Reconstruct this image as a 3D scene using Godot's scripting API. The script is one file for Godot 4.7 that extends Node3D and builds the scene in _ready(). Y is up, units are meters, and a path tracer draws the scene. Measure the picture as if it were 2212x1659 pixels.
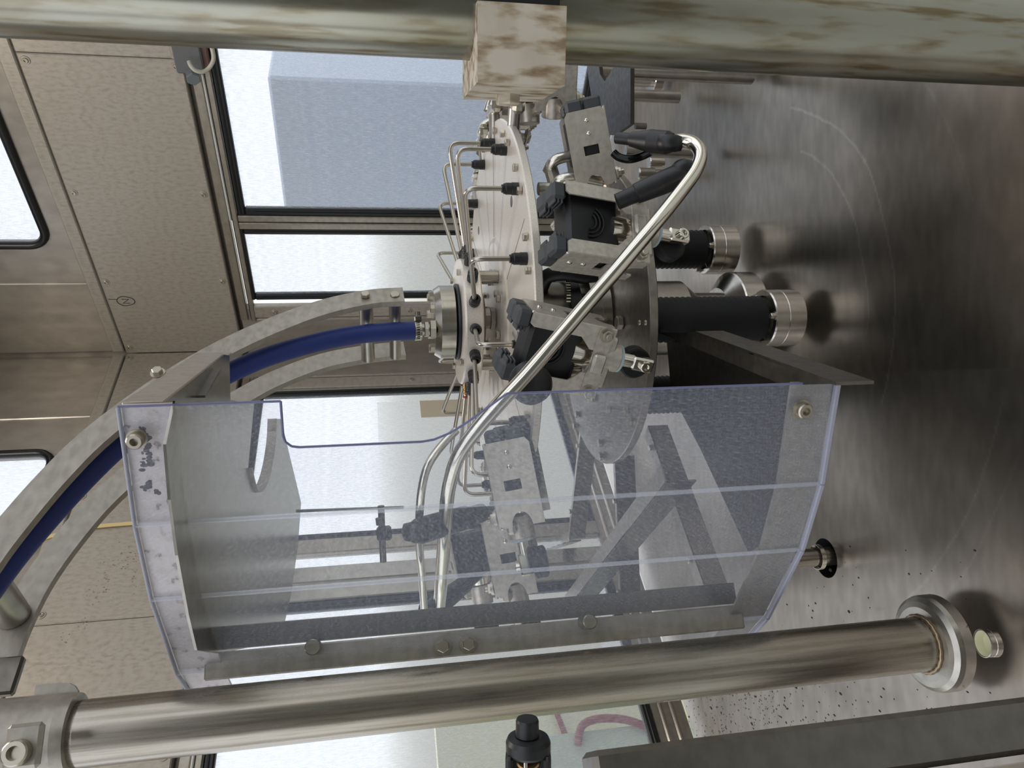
extends Node3D
# Interior of a bottle rinsing carousel. Metres, y up. The machine axis stands at AX; the photograph was taken with
# the camera held sideways, so the world's "up" points to the left edge of the picture.

const F := 1600.0
const EYE := Vector3(0, 0.8, 0)
const AX := Vector3(0.1296, 0, -1.5)
const K := Vector3(0.165, 0, -3.073)          # the corner where the two glazed walls meet
const DR := Vector3(0.682, 0, 0.7314)         # along the right-hand wall
const DL := Vector3(-0.6712, 0, 0.7413)       # along the left-hand wall
const NR := Vector3(-0.7314, 0, 0.682)
const NL := Vector3(0.7413, 0, 0.6712)
var look := Basis(Vector3.RIGHT, -deg_to_rad(10.35)) * Basis(Vector3.BACK, deg_to_rad(-1.815))
var M := {}
var rng := RandomNumberGenerator.new()


# ---------------------------------------------------------------- measuring
func ray(x: float, y: float) -> Vector3:
	return look * Vector3((1659.0 - y - 829.5) / F, -(x - 1106.0) / F, -1.0)

func at_y(x: float, y: float, h: float) -> Vector3:
	var d := ray(x, y)
	return EYE + d * ((h - EYE.y) / d.y)

func at_d(x: float, y: float, dist: float) -> Vector3:
	return EYE + ray(x, y) * dist

func at_cyl(x: float, y: float, r: float) -> Vector3:
	var d := ray(x, y)
	var a := d.x * d.x + d.z * d.z
	var b := 2.0 * (-AX.x * d.x - AX.z * d.z)
	var c := AX.x * AX.x + AX.z * AX.z - r * r
	return EYE + d * ((-b - sqrt(maxf(0.0, b * b - 4.0 * a * c))) / (2.0 * a))

func at_plane(x: float, y: float, p: Vector3, n: Vector3) -> Vector3:
	var d := ray(x, y)
	return EYE + d * ((p - EYE).dot(n) / d.dot(n))

func pol(r: float, deg: float, h: float) -> Vector3:
	return AX + Vector3(sin(deg_to_rad(deg)) * r, h, cos(deg_to_rad(deg)) * r)


# ---------------------------------------------------------------- shapes
class Shape:
	var v := PackedVector3Array()
	var n := PackedVector3Array()
	var uv := PackedVector2Array()
	var x := Transform3D()

	func tri(a: Vector3, b: Vector3, c: Vector3, na = null, nb = null, nc = null) -> void:
		var f := (b - a).cross(c - a)
		if f.length_squared() < 1e-20:
			return
		f = f.normalized()
		for k in [[a, na], [c, nc], [b, nb]]:
			v.append(x * (k[0] as Vector3))
			n.append((x.basis * (f if k[1] == null else (k[1] as Vector3))).normalized())

	func quad(a: Vector3, b: Vector3, c: Vector3, d: Vector3) -> void:
		tri(a, b, c)
		tri(a, c, d)

	func squad(a: Vector3, b: Vector3, c: Vector3, d: Vector3, na: Vector3, nb: Vector3, nc: Vector3, nd: Vector3) -> void:
		tri(a, b, c, na, nb, nc)
		tri(a, c, d, na, nc, nd)

	func box(c: Vector3, s: Vector3, b := Basis(), bev := 0.0) -> void:
		var keep := x
		x = x * Transform3D(b, c)
		var h := s * 0.5
		var e := minf(bev, minf(h.x, minf(h.y, h.z)) * 0.9)
		for ax in 3:
			for sg in [-1.0, 1.0]:
				var p: Array[Vector3] = []
				for k in [[-1, -1], [1, -1], [1, 1], [-1, 1]]:
					var q := Vector3()
					q[ax] = h[ax] * sg
					q[(ax + 1) % 3] = (h[(ax + 1) % 3] - e) * k[0]
					q[(ax + 2) % 3] = (h[(ax + 2) % 3] - e) * k[1]
					p.append(q)
				if sg > 0:
					quad(p[0], p[1], p[2], p[3])
				else:
					quad(p[3], p[2], p[1], p[0])
		if e > 0.0:
			for ax in 3:
				var u := (ax + 1) % 3
				var w := (ax + 2) % 3
				for su in [-1.0, 1.0]:
					for sw in [-1.0, 1.0]:
						var q: Array[Vector3] = []
						for sa in [-1.0, 1.0]:
							var a := Vector3()
							a[ax] = (h[ax] - e) * sa
							a[u] = h[u] * su
							a[w] = (h[w] - e) * sw
							var b2 := a
							b2[u] = (h[u] - e) * su
							b2[w] = h[w] * sw
							q.append(a)
							q.append(b2)
						if su * sw > 0:
							quad(q[0], q[2], q[3], q[1])
						else:
							quad(q[1], q[3], q[2], q[0])
			for sx in [-1.0, 1.0]:
				for sy in [-1.0, 1.0]:
					for sz in [-1.0, 1.0]:
						var a := Vector3(h.x * sx, (h.y - e) * sy, (h.z - e) * sz)
						var b3 := Vector3((h.x - e) * sx, h.y * sy, (h.z - e) * sz)
						var c3 := Vector3((h.x - e) * sx, (h.y - e) * sy, h.z * sz)
						if sx * sy * sz > 0:
							tri(a, b3, c3)
						else:
							tri(a, c3, b3)
		x = keep

	static func frame(axis: Vector3) -> Basis:
		var z := axis.normalized()
		var up := Vector3.UP if absf(z.y) < 0.95 else Vector3.RIGHT
		var a := up.cross(z).normalized()
		return Basis(a, z.cross(a), z)

	# profile: [radius, distance along axis]; ring normals are smooth round the axis, flat (or smooth) along it
	func lathe(o: Vector3, axis: Vector3, prof: Array, seg := 24, smooth := false) -> void:
		var b := frame(axis)
		var m := prof.size()
		var nn: Array[Vector2] = []
		for i in m - 1:
			var d := Vector2(prof[i + 1][0] - prof[i][0], prof[i + 1][1] - prof[i][1])
			nn.append(Vector2(d.y, -d.x).normalized() if d.length() > 1e-9 else Vector2.ZERO)
		var cs := PackedVector2Array()
		for k in seg + 1:
			cs.append(Vector2(cos(TAU * k / seg), sin(TAU * k / seg)))
		for i in m - 1:
			var na := nn[i]
			var nb := nn[i]
			if smooth:
				if i > 0:
					na = (nn[i] + nn[i - 1]).normalized()
				if i < m - 2:
					nb = (nn[i] + nn[i + 1]).normalized()
			for k in seg:
				var c := cs[k]
				var d := cs[k + 1]
				var r0: float = prof[i][0]
				var r1: float = prof[i + 1][0]
				var h0: float = prof[i][1]
				var h1: float = prof[i + 1][1]
				var ec := b.x * c.x + b.y * c.y
				var ed := b.x * d.x + b.y * d.y
				squad(o + ec * r0 + b.z * h0, o + ed * r0 + b.z * h0, o + ed * r1 + b.z * h1, o + ec * r1 + b.z * h1,
					ec * na.x + b.z * na.y, ed * na.x + b.z * na.y, ed * nb.x + b.z * nb.y, ec * nb.x + b.z * nb.y)

	func cyl(p: Vector3, q: Vector3, r: float, seg := 20, bev := 0.0, r2 := -1.0) -> void:
		var l := p.distance_to(q)
		var e := r if r2 < 0.0 else r2
		if bev > 0.0:
			lathe(p, q - p, [[0, 0], [r - bev, 0], [r, bev], [e, l - bev], [e - bev, l], [0, l]], seg)
		else:
			lathe(p, q - p, [[0, 0], [r, 0], [e, l], [0, l]], seg)

	func hexa(p: Vector3, axis: Vector3, r: float, h: float, turn := 0.0) -> void:
		var b := frame(axis).rotated(axis.normalized(), turn)
		var a: Array[Vector3] = []
		var c: Array[Vector3] = []
		var t: Array[Vector3] = []
		for k in 6:
			var e := b.x * cos(TAU * k / 6.0) + b.y * sin(TAU * k / 6.0)
			a.append(p + e * r)
			c.append(p + e * r + b.z * h * 0.85)
			t.append(p + e * r * 0.88 + b.z * h)
		for k in 6:
			var j := (k + 1) % 6
			quad(a[k], a[j], c[j], c[k])
			quad(c[k], c[j], t[j], t[k])
			tri(p + b.z * h, t[k], t[j])
			tri(p, a[j], a[k])

	func bolt(p: Vector3, axis: Vector3, r: float, h: float, turn := 0.0, washer := true) -> void:
		var z := axis.normalized()
		if washer:
			cyl(p, p + z * h * 0.2, r * 1.35, 18)
		hexa(p + z * h * 0.2, z, r, h * 0.8, turn)

	func nut(p: Vector3, axis: Vector3, r: float, h: float, turn := 0.0) -> void:
		bolt(p, axis, r, h, turn)
		var z := axis.normalized()
		cyl(p + z * h, p + z * (h * 1.7), r * 0.55, 14, r * 0.08)

	func cap_screw(p: Vector3, axis: Vector3, r: float, h: float) -> void:
		var z := axis.normalized()
		lathe(p, z, [[0, 0], [r, 0], [r, h * 0.85], [r * 0.88, h], [r * 0.55, h], [r * 0.5, h * 0.45], [0, h * 0.45]], 18)

	func tube(path: Array, r: float, seg := 12, caps := true, closed := false, radii: Array = []) -> void:
		var m := path.size()
		var rings: Array = []
		var side := Vector3()
		for i in m:
			var d: Vector3
			if closed:
				d = (path[(i + 1) % m] - path[(i + m - 1) % m]).normalized()
			else:
				d = (path[mini(i + 1, m - 1)] - path[maxi(i - 1, 0)]).normalized()
			if i == 0:
				side = frame(d).x
			side = (side - d * side.dot(d)).normalized()
			var up := d.cross(side)
			var ring: Array[Vector3] = []
			for k in seg + 1:
				ring.append(side * cos(TAU * k / seg) + up * sin(TAU * k / seg))
			rings.append(ring)
		for i in (m if closed else m - 1):
			var j := (i + 1) % m
			var ra: float = r if radii.is_empty() else radii[i]
			var rb: float = r if radii.is_empty() else radii[j]
			for k in seg:
				var a: Vector3 = rings[i][k]
				var b: Vector3 = rings[i][k + 1]
				var c: Vector3 = rings[j][k + 1]
				var e: Vector3 = rings[j][k]
				squad(path[i] + a * ra, path[i] + b * ra, path[j] + c * rb, path[j] + e * rb, a, b, c, e)
		if caps and not closed:
			var r0: float = r if radii.is_empty() else radii[0]
			var r1: float = r if radii.is_empty() else radii[m - 1]
			for k in seg:
				tri(path[0], path[0] + rings[0][k + 1] * r0, path[0] + rings[0][k] * r0)
				tri(path[m - 1], path[m - 1] + rings[m - 1][k] * r1, path[m - 1] + rings[m - 1][k + 1] * r1)

	# polygon in the local xy plane, extruded from z = 0 to z = d
	func prism(poly: PackedVector2Array, at: Transform3D, d: float) -> void:
		var keep := x
		x = x * at
		var p := poly
		if Geometry2D.is_polygon_clockwise(p):
			p.reverse()
		var t := Geometry2D.triangulate_polygon(p)
		for i in range(0, t.size(), 3):
			var a := p[t[i]]
			var b := p[t[i + 1]]
			var c := p[t[i + 2]]
			if (b - a).cross(c - a) < 0.0:
				var s := b
				b = c
				c = s
			tri(Vector3(a.x, a.y, d), Vector3(b.x, b.y, d), Vector3(c.x, c.y, d))
			tri(Vector3(a.x, a.y, 0), Vector3(c.x, c.y, 0), Vector3(b.x, b.y, 0))
		for i in p.size():
			var a := p[i]
			var b := p[(i + 1) % p.size()]
			quad(Vector3(a.x, a.y, 0), Vector3(b.x, b.y, 0), Vector3(b.x, b.y, d), Vector3(a.x, a.y, d))
		x = keep

	# flat bar: rectangle w (across, in direction `wide`) by t, swept along a path
	func bar(path: Array, wide: Vector3, w: float, t: float) -> void:
		var m := path.size()
		var r: Array = []
		for i in m:
			var d: Vector3 = (path[mini(i + 1, m - 1)] - path[maxi(i - 1, 0)]).normalized()
			var a := wide.normalized()             # thickness direction stays fixed
			var b := d.cross(a).normalized()
			var p: Vector3 = path[i]
			r.append([p + a * t * 0.5 + b * w * 0.5, p - a * t * 0.5 + b * w * 0.5, p - a * t * 0.5 - b * w * 0.5, p + a * t * 0.5 - b * w * 0.5])
		for i in m - 1:
			for k in 4:
				var j := (k + 1) % 4
				quad(r[i][k], r[i][j], r[i + 1][j], r[i + 1][k])
		quad(r[0][3], r[0][2], r[0][1], r[0][0])
		quad(r[m - 1][0], r[m - 1][1], r[m - 1][2], r[m - 1][3])

	func mesh(off: Vector3) -> ArrayMesh:
		var a := []
		a.resize(Mesh.ARRAY_MAX)
		var w := PackedVector3Array()
		w.resize(v.size())
		for i in v.size():
			w[i] = v[i] - off
		a[Mesh.ARRAY_VERTEX] = w
		a[Mesh.ARRAY_NORMAL] = n
		if uv.size() == v.size():
			a[Mesh.ARRAY_TEX_UV] = uv
		var m := ArrayMesh.new()
		m.add_surface_from_arrays(Mesh.PRIMITIVE_TRIANGLES, a)
		return m


func smooth_path(p: Array, per := 6) -> Array:
	var out := []
	for i in p.size() - 1:
		var a: Vector3 = p[maxi(i - 1, 0)]
		var b: Vector3 = p[i]
		var c: Vector3 = p[i + 1]
		var d: Vector3 = p[mini(i + 2, p.size() - 1)]
		for k in per:
			out.append(b.cubic_interpolate(c, a, d, float(k) / per))
	out.append(p[p.size() - 1])
	return out

func round_corner(a: Vector3, c: Vector3, b: Vector3, r: float, k := 6) -> Array:
	var u := (a - c).normalized() * r + c
	var w := (b - c).normalized() * r + c
	var out := []
	for i in k + 1:
		var t := float(i) / k
		out.append(u.lerp(c, t).lerp(c.lerp(w, t), t))
	return out


# ---------------------------------------------------------------- objects
func numbered(called: String) -> String:
	if not has_node(NodePath(called)):
		return called
	var k := 1
	while has_node(NodePath("%s_%03d" % [called, k])):
		k += 1
	return "%s_%03d" % [called, k]

func tag(o: Node, label: String, category: String, group := "") -> void:
	o.set_meta("label", label)
	o.set_meta("category", category)
	if group != "":
		o.set_meta("group", group)

func thing(called: String, label: String, category: String, at: Vector3, group := "") -> Node3D:
	var o := Node3D.new()
	o.name = numbered(called)
	add_child(o)
	o.position = at
	tag(o, label, category, group)
	return o

func structure(called: String, at := Vector3.ZERO, label := "") -> Node3D:
	var o := Node3D.new()
	o.name = numbered(called)
	add_child(o)
	o.position = at
	o.set_meta("kind", "structure")
	if label != "":
		o.set_meta("label", label)
	return o

func abs_pos(o: Node) -> Vector3:
	var p := Vector3()
	var k := o
	while k != self and k is Node3D:
		p += (k as Node3D).position
		k = k.get_parent()
	return p

# commits a shape drawn in world coordinates as one named mesh under a thing
func part(called: String, s: Shape, m: Material, to: Node, local := false) -> MeshInstance3D:
	var o := MeshInstance3D.new()
	var k := 0
	o.name = called
	while to.has_node(NodePath(String(o.name))):
		k += 1
		o.name = "%s_%03d" % [called, k]
	o.mesh = s.mesh(Vector3.ZERO if local else abs_pos(to))
	o.material_override = m
	to.add_child(o)
	return o


# ---------------------------------------------------------------- materials
func noise_tex(freq: float, cols: Array, offs: Array, seed_ := 1, size := 512, octaves := 4, as_normal := false) -> NoiseTexture2D:
	var t := NoiseTexture2D.new()
	var f := FastNoiseLite.new()
	f.seed = seed_
	f.frequency = freq
	f.noise_type = FastNoiseLite.TYPE_SIMPLEX_SMOOTH
	f.fractal_octaves = octaves
	t.noise = f
	t.width = size
	t.height = size
	t.seamless = true
	t.as_normal_map = as_normal
	if not as_normal:
		var g := Gradient.new()
		g.colors = PackedColorArray(cols)
		g.offsets = PackedFloat32Array(offs)
		t.color_ramp = g
	return t

func grey(v: float) -> Color:
	return Color(v, v, v)

func mat(c: Color, rough: float, metal := 0.0, alb: Texture2D = null, scale := Vector3.ONE, rgh: Texture2D = null, world := true) -> StandardMaterial3D:
	var m := StandardMaterial3D.new()
	m.albedo_color = c
	m.roughness = rough
	m.metallic = metal
	m.uv1_scale = scale
	if alb or rgh:
		m.uv1_triplanar = true
		m.uv1_world_triplanar = world
	if alb:
		m.albedo_texture = alb
	if rgh:
		m.roughness_texture = rgh
	return m

func make_materials() -> void:
	var cloudy := noise_tex(0.012, [grey(0.90), grey(0.96), grey(1.0)], [0.25, 0.5, 0.75], 3, 512, 5)
	var streak := noise_tex(0.02, [Color(0.91, 0.895, 0.87), Color(0.975, 0.97, 0.96), grey(1.0)], [0.22, 0.40, 0.7], 7, 512, 5)
	var fine := noise_tex(0.12, [grey(0.86), grey(0.97), grey(1.0)], [0.22, 0.45, 0.8], 11, 512, 3)
	var rvar := noise_tex(0.015, [grey(0.82), grey(1.0)], [0.3, 0.7], 5, 512, 4)
	M.wall = mat(Color(0.655, 0.625, 0.585), 0.46, 0.35, streak, Vector3(11, 3.4, 11), rvar)
	M.hood = mat(Color(0.65, 0.62, 0.58), 0.38, 0.5, cloudy, Vector3(3, 1.2, 3), rvar)
	M.rail = mat(Color(0.66, 0.63, 0.58), 0.40, 0.85, cloudy, Vector3(6, 6, 6), rvar)
	M.steel = mat(Color(0.70, 0.68, 0.64), 0.34, 0.95, cloudy, Vector3(5, 3, 5), rvar)
	M.pipe = mat(Color(0.64, 0.615, 0.57), 0.30, 0.95, streak, Vector3(22, 0.8, 22), rvar)
	M.turned = mat(Color(0.78, 0.76, 0.72), 0.22, 1.0, fine, Vector3(1, 30, 1))
	M.dark_steel = mat(Color(0.46, 0.44, 0.41), 0.36, 0.95, cloudy, Vector3(7, 7, 7), rvar)
	M.arm = mat(Color(0.64, 0.615, 0.57), 0.45, 0.6, cloudy, Vector3(8, 8, 8), rvar)
	M.plate = mat(Color(0.93, 0.90, 0.85), 0.36, 0.55, fine, Vector3(7, 7, 7))
	M.lower_plate = mat(Color(0.60, 0.57, 0.53), 0.38, 0.8, cloudy, Vector3(6, 6, 6), rvar)
	M.bright = mat(Color(0.84, 0.82, 0.77), 0.16, 1.0)
	M.bolt = mat(Color(0.70, 0.67, 0.61), 0.32, 0.9)
	M.jaw = mat(Color(0.80, 0.77, 0.72), 0.40, 0.6, cloudy, Vector3(12, 12, 12), rvar, false)
	M.cast = mat(Color(0.82, 0.80, 0.75), 0.24, 0.95, cloudy, Vector3(20, 20, 20), rvar, false)
	M.black = mat(Color(0.075, 0.075, 0.08), 0.45)
	M.rubber = mat(Color(0.05, 0.05, 0.055), 0.62)
	M.gasket = mat(Color(0.07, 0.07, 0.075), 0.38)
	M.pad = mat(Color(0.24, 0.25, 0.255), 0.55, 0.0, fine, Vector3(30, 30, 30), null, false)
	M.hole = mat(Color(0.03, 0.03, 0.03), 0.9)
	M.blue = mat(Color(0.085, 0.17, 0.44), 0.55, 0.0, fine, Vector3(22, 22, 22))
	M.clamp = mat(Color(0.72, 0.68, 0.615), 0.6, 0.1, noise_tex(0.008, [Color(0.66, 0.58, 0.47), Color(0.90, 0.87, 0.82), Color(1, 1, 1)], [0.2, 0.42, 0.6], 21, 512, 5), Vector3(16, 5, 16))
	M.stained = mat(Color(0.60, 0.59, 0.54), 0.27, 0.95, noise_tex(0.015, [Color(0.78, 0.71, 0.60), Color(0.94, 0.92, 0.87), Color(1, 1, 1)], [0.2, 0.36, 0.5], 31, 512, 5), Vector3(9, 1.1, 9), rvar)
	M.cream = mat(Color(0.80, 0.79, 0.66), 0.6)
	M.white = mat(Color(0.86, 0.86, 0.84), 0.6)
	M.red = mat(Color(0.55, 0.17, 0.13), 0.5)
	M.grey_plastic = mat(Color(0.36, 0.37, 0.37), 0.5)
	M.seal = mat(Color(0.66, 0.71, 0.72), 0.45)
	M.cable = mat(Color(0.72, 0.70, 0.64), 0.5)
	M.ink = mat(Color(0.09, 0.10, 0.09), 0.6)
	M.tape = mat(Color(0.80, 0.72, 0.52), 0.6)
	M.brass = mat(Color(0.62, 0.50, 0.36), 0.3, 0.9)
	M.weld = mat(Color(0.62, 0.55, 0.45), 0.3, 0.9, fine, Vector3(60, 60, 60))
	M.ground = mat(Color(0.70, 0.70, 0.67), 0.7)
	# glazing: scratched polycarbonate that scatters part of the daylight
	var scratch := noise_tex(0.035, [Color(0.70, 0.74, 0.80, 0.24), Color(0.76, 0.79, 0.84, 0.31), Color(0.92, 0.94, 0.96, 0.46)], [0.25, 0.5, 0.85], 41, 512, 5)
	M.pane = mat(Color(1, 1, 1, 1), 0.35, 0.0, scratch, Vector3(16, 1.6, 16))
	M.pane.transparency = BaseMaterial3D.TRANSPARENCY_ALPHA
	var haze := noise_tex(0.03, [Color(0.80, 0.82, 0.87, 0.08), Color(0.80, 0.82, 0.87, 0.11), Color(0.95, 0.95, 1.0, 0.20)], [0.25, 0.5, 0.9], 43, 512, 6)
	M.acrylic = mat(Color(1, 1, 1, 1), 0.3, 0.0, haze, Vector3(20, 13, 20))
	M.acrylic.transparency = BaseMaterial3D.TRANSPARENCY_ALPHA
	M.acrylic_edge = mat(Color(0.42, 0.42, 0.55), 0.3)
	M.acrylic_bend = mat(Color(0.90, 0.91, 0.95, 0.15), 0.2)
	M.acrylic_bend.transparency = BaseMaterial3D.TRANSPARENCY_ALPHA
	M.frost = mat(Color(0.66, 0.66, 0.71), 0.7, 0.0, fine, Vector3(40, 40, 40))
	M.blackened = mat(Color(0.30, 0.285, 0.265), 0.42, 0.9, cloudy, Vector3(7, 7, 7), rvar)
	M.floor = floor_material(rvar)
	M.tube = mat(Color(0.70, 0.675, 0.63), 0.28, 0.95)

# the table top: brushed stainless with cloudy wear, dried water lines and dark splashes
func floor_material(rv: Texture2D) -> StandardMaterial3D:
	var n := 1024
	var im := Image.create(n, n, false, Image.FORMAT_RGB8)
	var f := FastNoiseLite.new()
	f.seed = 77
	f.frequency = 0.012
	f.fractal_octaves = 5
	var g := FastNoiseLite.new()
	g.seed = 78
	g.frequency = 0.15
	g.fractal_octaves = 2
	for y in n:
		for x in n:
			var k := 0.86 + 0.13 * f.get_noise_2d(x, y) + 0.06 * g.get_noise_2d(x * 0.35, y)
			im.set_pixel(x, y, Color(k, k * 0.985, k * 0.96))
	# dried water edges: thin pale wandering arcs round the machine
	for arc in [[0.43, -25, 70, 0.045], [0.36, -10, 60, 0.03], [0.60, 10, 60, 0.02], [0.66, -50, -15, 0.035], [0.70, -45, -20, 0.025]]:
		var a: float = arc[1]
		while a < arc[2]:
			var r: float = arc[0] + 0.012 * f.get_noise_2d(a * 2.0, arc[0] * 900.0)
			var p := pol(r, a, 0.0)
			var px := int(fposmod(p.x / 4.0, 1.0) * n)
			var py := int(fposmod(p.z / 4.0, 1.0) * n)
			var c := im.get_pixel(px, py)
			var w: float = arc[3] * (0.6 + 0.8 * absf(f.get_noise_2d(a * 30.0, 5.0)))
			im.set_pixel(px, py, Color(minf(1, c.r + w), minf(1, c.g + w), minf(1, c.b + w)))
			a += 0.12
	# window brightness put into the sheet: less metallic and rougher near the glazing
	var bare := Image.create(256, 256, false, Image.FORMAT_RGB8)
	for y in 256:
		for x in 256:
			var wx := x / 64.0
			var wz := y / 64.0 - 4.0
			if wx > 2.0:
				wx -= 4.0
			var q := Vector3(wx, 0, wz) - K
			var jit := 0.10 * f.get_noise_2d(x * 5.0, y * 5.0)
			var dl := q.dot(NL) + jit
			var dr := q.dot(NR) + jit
			var window_light := maxf(smoothstep(0.80, 0.10, dl) * smoothstep(0.6, 1.3, q.dot(DL)), 0.7 * smoothstep(0.62, 0.15, dr))
			bare.set_pixel(x, y, Color(1.0 - 0.95 * window_light, 0.62 + 0.38 * window_light, 0))
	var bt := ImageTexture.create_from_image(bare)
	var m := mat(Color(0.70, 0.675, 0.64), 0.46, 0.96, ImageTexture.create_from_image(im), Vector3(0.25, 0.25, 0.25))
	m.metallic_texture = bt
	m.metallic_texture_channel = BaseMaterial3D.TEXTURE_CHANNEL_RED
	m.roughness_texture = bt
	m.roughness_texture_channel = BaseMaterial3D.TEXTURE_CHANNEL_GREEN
	return m


# ---------------------------------------------------------------- the room
func wframe(right: bool) -> Transform3D:
	return Transform3D(Basis(DR, Vector3.UP, NR), K) if right else Transform3D(Basis(-DL, Vector3.UP, NL), K)

# a box on a wall: s along it from the corner, y up, d inwards from its face
func wbox(s: Shape, right: bool, s0: float, s1: float, y0: float, y1: float, d0: float, d1: float, bev := 0.0) -> void:
	var keep := s.x
	s.x = wframe(right)
	var g := 1.0 if right else -1.0
	s.box(Vector3(g * (s0 + s1) * 0.5, (y0 + y1) * 0.5, (d0 + d1) * 0.5), Vector3(s1 - s0, y1 - y0, d1 - d0), Basis(), bev)
	s.x = keep

func wpt(right: bool, s: float, y: float, d := 0.0) -> Vector3:
	return wframe(right) * Vector3(s if right else -s, y, d)

func wscrew(wall: Node3D, right: bool, s: float, y: float, d := 0.0) -> void:
	var h := Shape.new()
	h.cap_screw(wpt(right, s, y, d), NR if right else NL, 0.0075, 0.005)
	part("screw", h, M.bolt, wall)
	var w := Shape.new()
	w.lathe(wpt(right, s, y, d), NR if right else NL, [[0, 0], [0.0125, 0], [0.0125, 0.0012], [0.0115, 0.002], [0, 0.002]], 18)
	part("washer", w, M.wall, wall)

func rounded(x0: float, y0: float, x1: float, y1: float, r: float) -> PackedVector2Array:
	var p := PackedVector2Array()
	for c in [[x1 - r, y0 + r, -90.0], [x1 - r, y1 - r, 0.0], [x0 + r, y1 - r, 90.0], [x0 + r, y0 + r, 180.0]]:
		for k in 7:
			var a := deg_to_rad(c[2] + 15.0 * k)
			p.append(Vector2(c[0] + cos(a) * r, c[1] + sin(a) * r))
	return p

# outer rectangle with a rounded hole, as one outline with a hairline slit
func holed(x0: float, y0: float, x1: float, y1: float, hole: PackedVector2Array) -> PackedVector2Array:
	var h := hole.duplicate()
	if not Geometry2D.is_polygon_clockwise(h):
		h.reverse()
	var best := 0
	for i in h.size():
		if h[i].y < h[best].y - 0.00001:
			best = i
	var bx := h[best].x
	var p := PackedVector2Array([Vector2(bx + 0.00002, y0), Vector2(x1, y0), Vector2(x1, y1), Vector2(x0, y1), Vector2(x0, y0), Vector2(bx - 0.00002, y0)])
	for i in h.size() + 1:
		var q := h[(best + i) % h.size()]
		if i == 0:
			q.x -= 0.00002
		if i == h.size():
			q.x += 0.00002
		p.append(q)
	return p

func gasket_loop(p: PackedVector2Array, right: bool, d: float, r: float) -> Shape:
	var s := Shape.new()
	var path := []
	for q in p:
		path.append(wframe(right) * Vector3(q.x, q.y, d))
	s.tube(path, r, 8, false, true)
	return s

func pane(right: bool, n: int, s0: float, s1: float, y0: float, y1: float, d: float, label: String) -> void:
	var w := structure("window_%d" % n, wpt(right, (s0 + s1) * 0.5, y0, d), label)
	var g := Shape.new()
	wbox(g, right, s0 - 0.006, s1 + 0.006, y0 - 0.006, y1 + 0.006, d - 0.0025, d + 0.0025)
	part("pane", g, M.pane, w)
	var b := 0.026
	for k in [[s0 - b, s1 + b, y0 - b, y0], [s0 - b, s1 + b, y1, y1 + b], [s0 - b, s0, y0, y1], [s1, s1 + b, y0, y1]]:
		var q := Shape.new()
		wbox(q, right, k[0], k[1], k[2], k[3], d - 0.012, d + 0.012, 0.004)
		part("gasket", q, M.gasket, w)
		var lip := Shape.new()
		if k[1] - k[0] > k[3] - k[2]:
			wbox(lip, right, k[0] + 0.004, k[1] - 0.004, (k[2] + k[3]) * 0.5 - 0.002, (k[2] + k[3]) * 0.5 + 0.003, d + 0.011, d + 0.0155, 0.002)
		else:
			wbox(lip, right, (k[0] + k[1]) * 0.5 - 0.002, (k[0] + k[1]) * 0.5 + 0.003, k[2] + 0.03, k[3] - 0.03, d + 0.011, d + 0.0155, 0.002)
		part("gasket_lip", lip, M.gasket, w)

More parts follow.
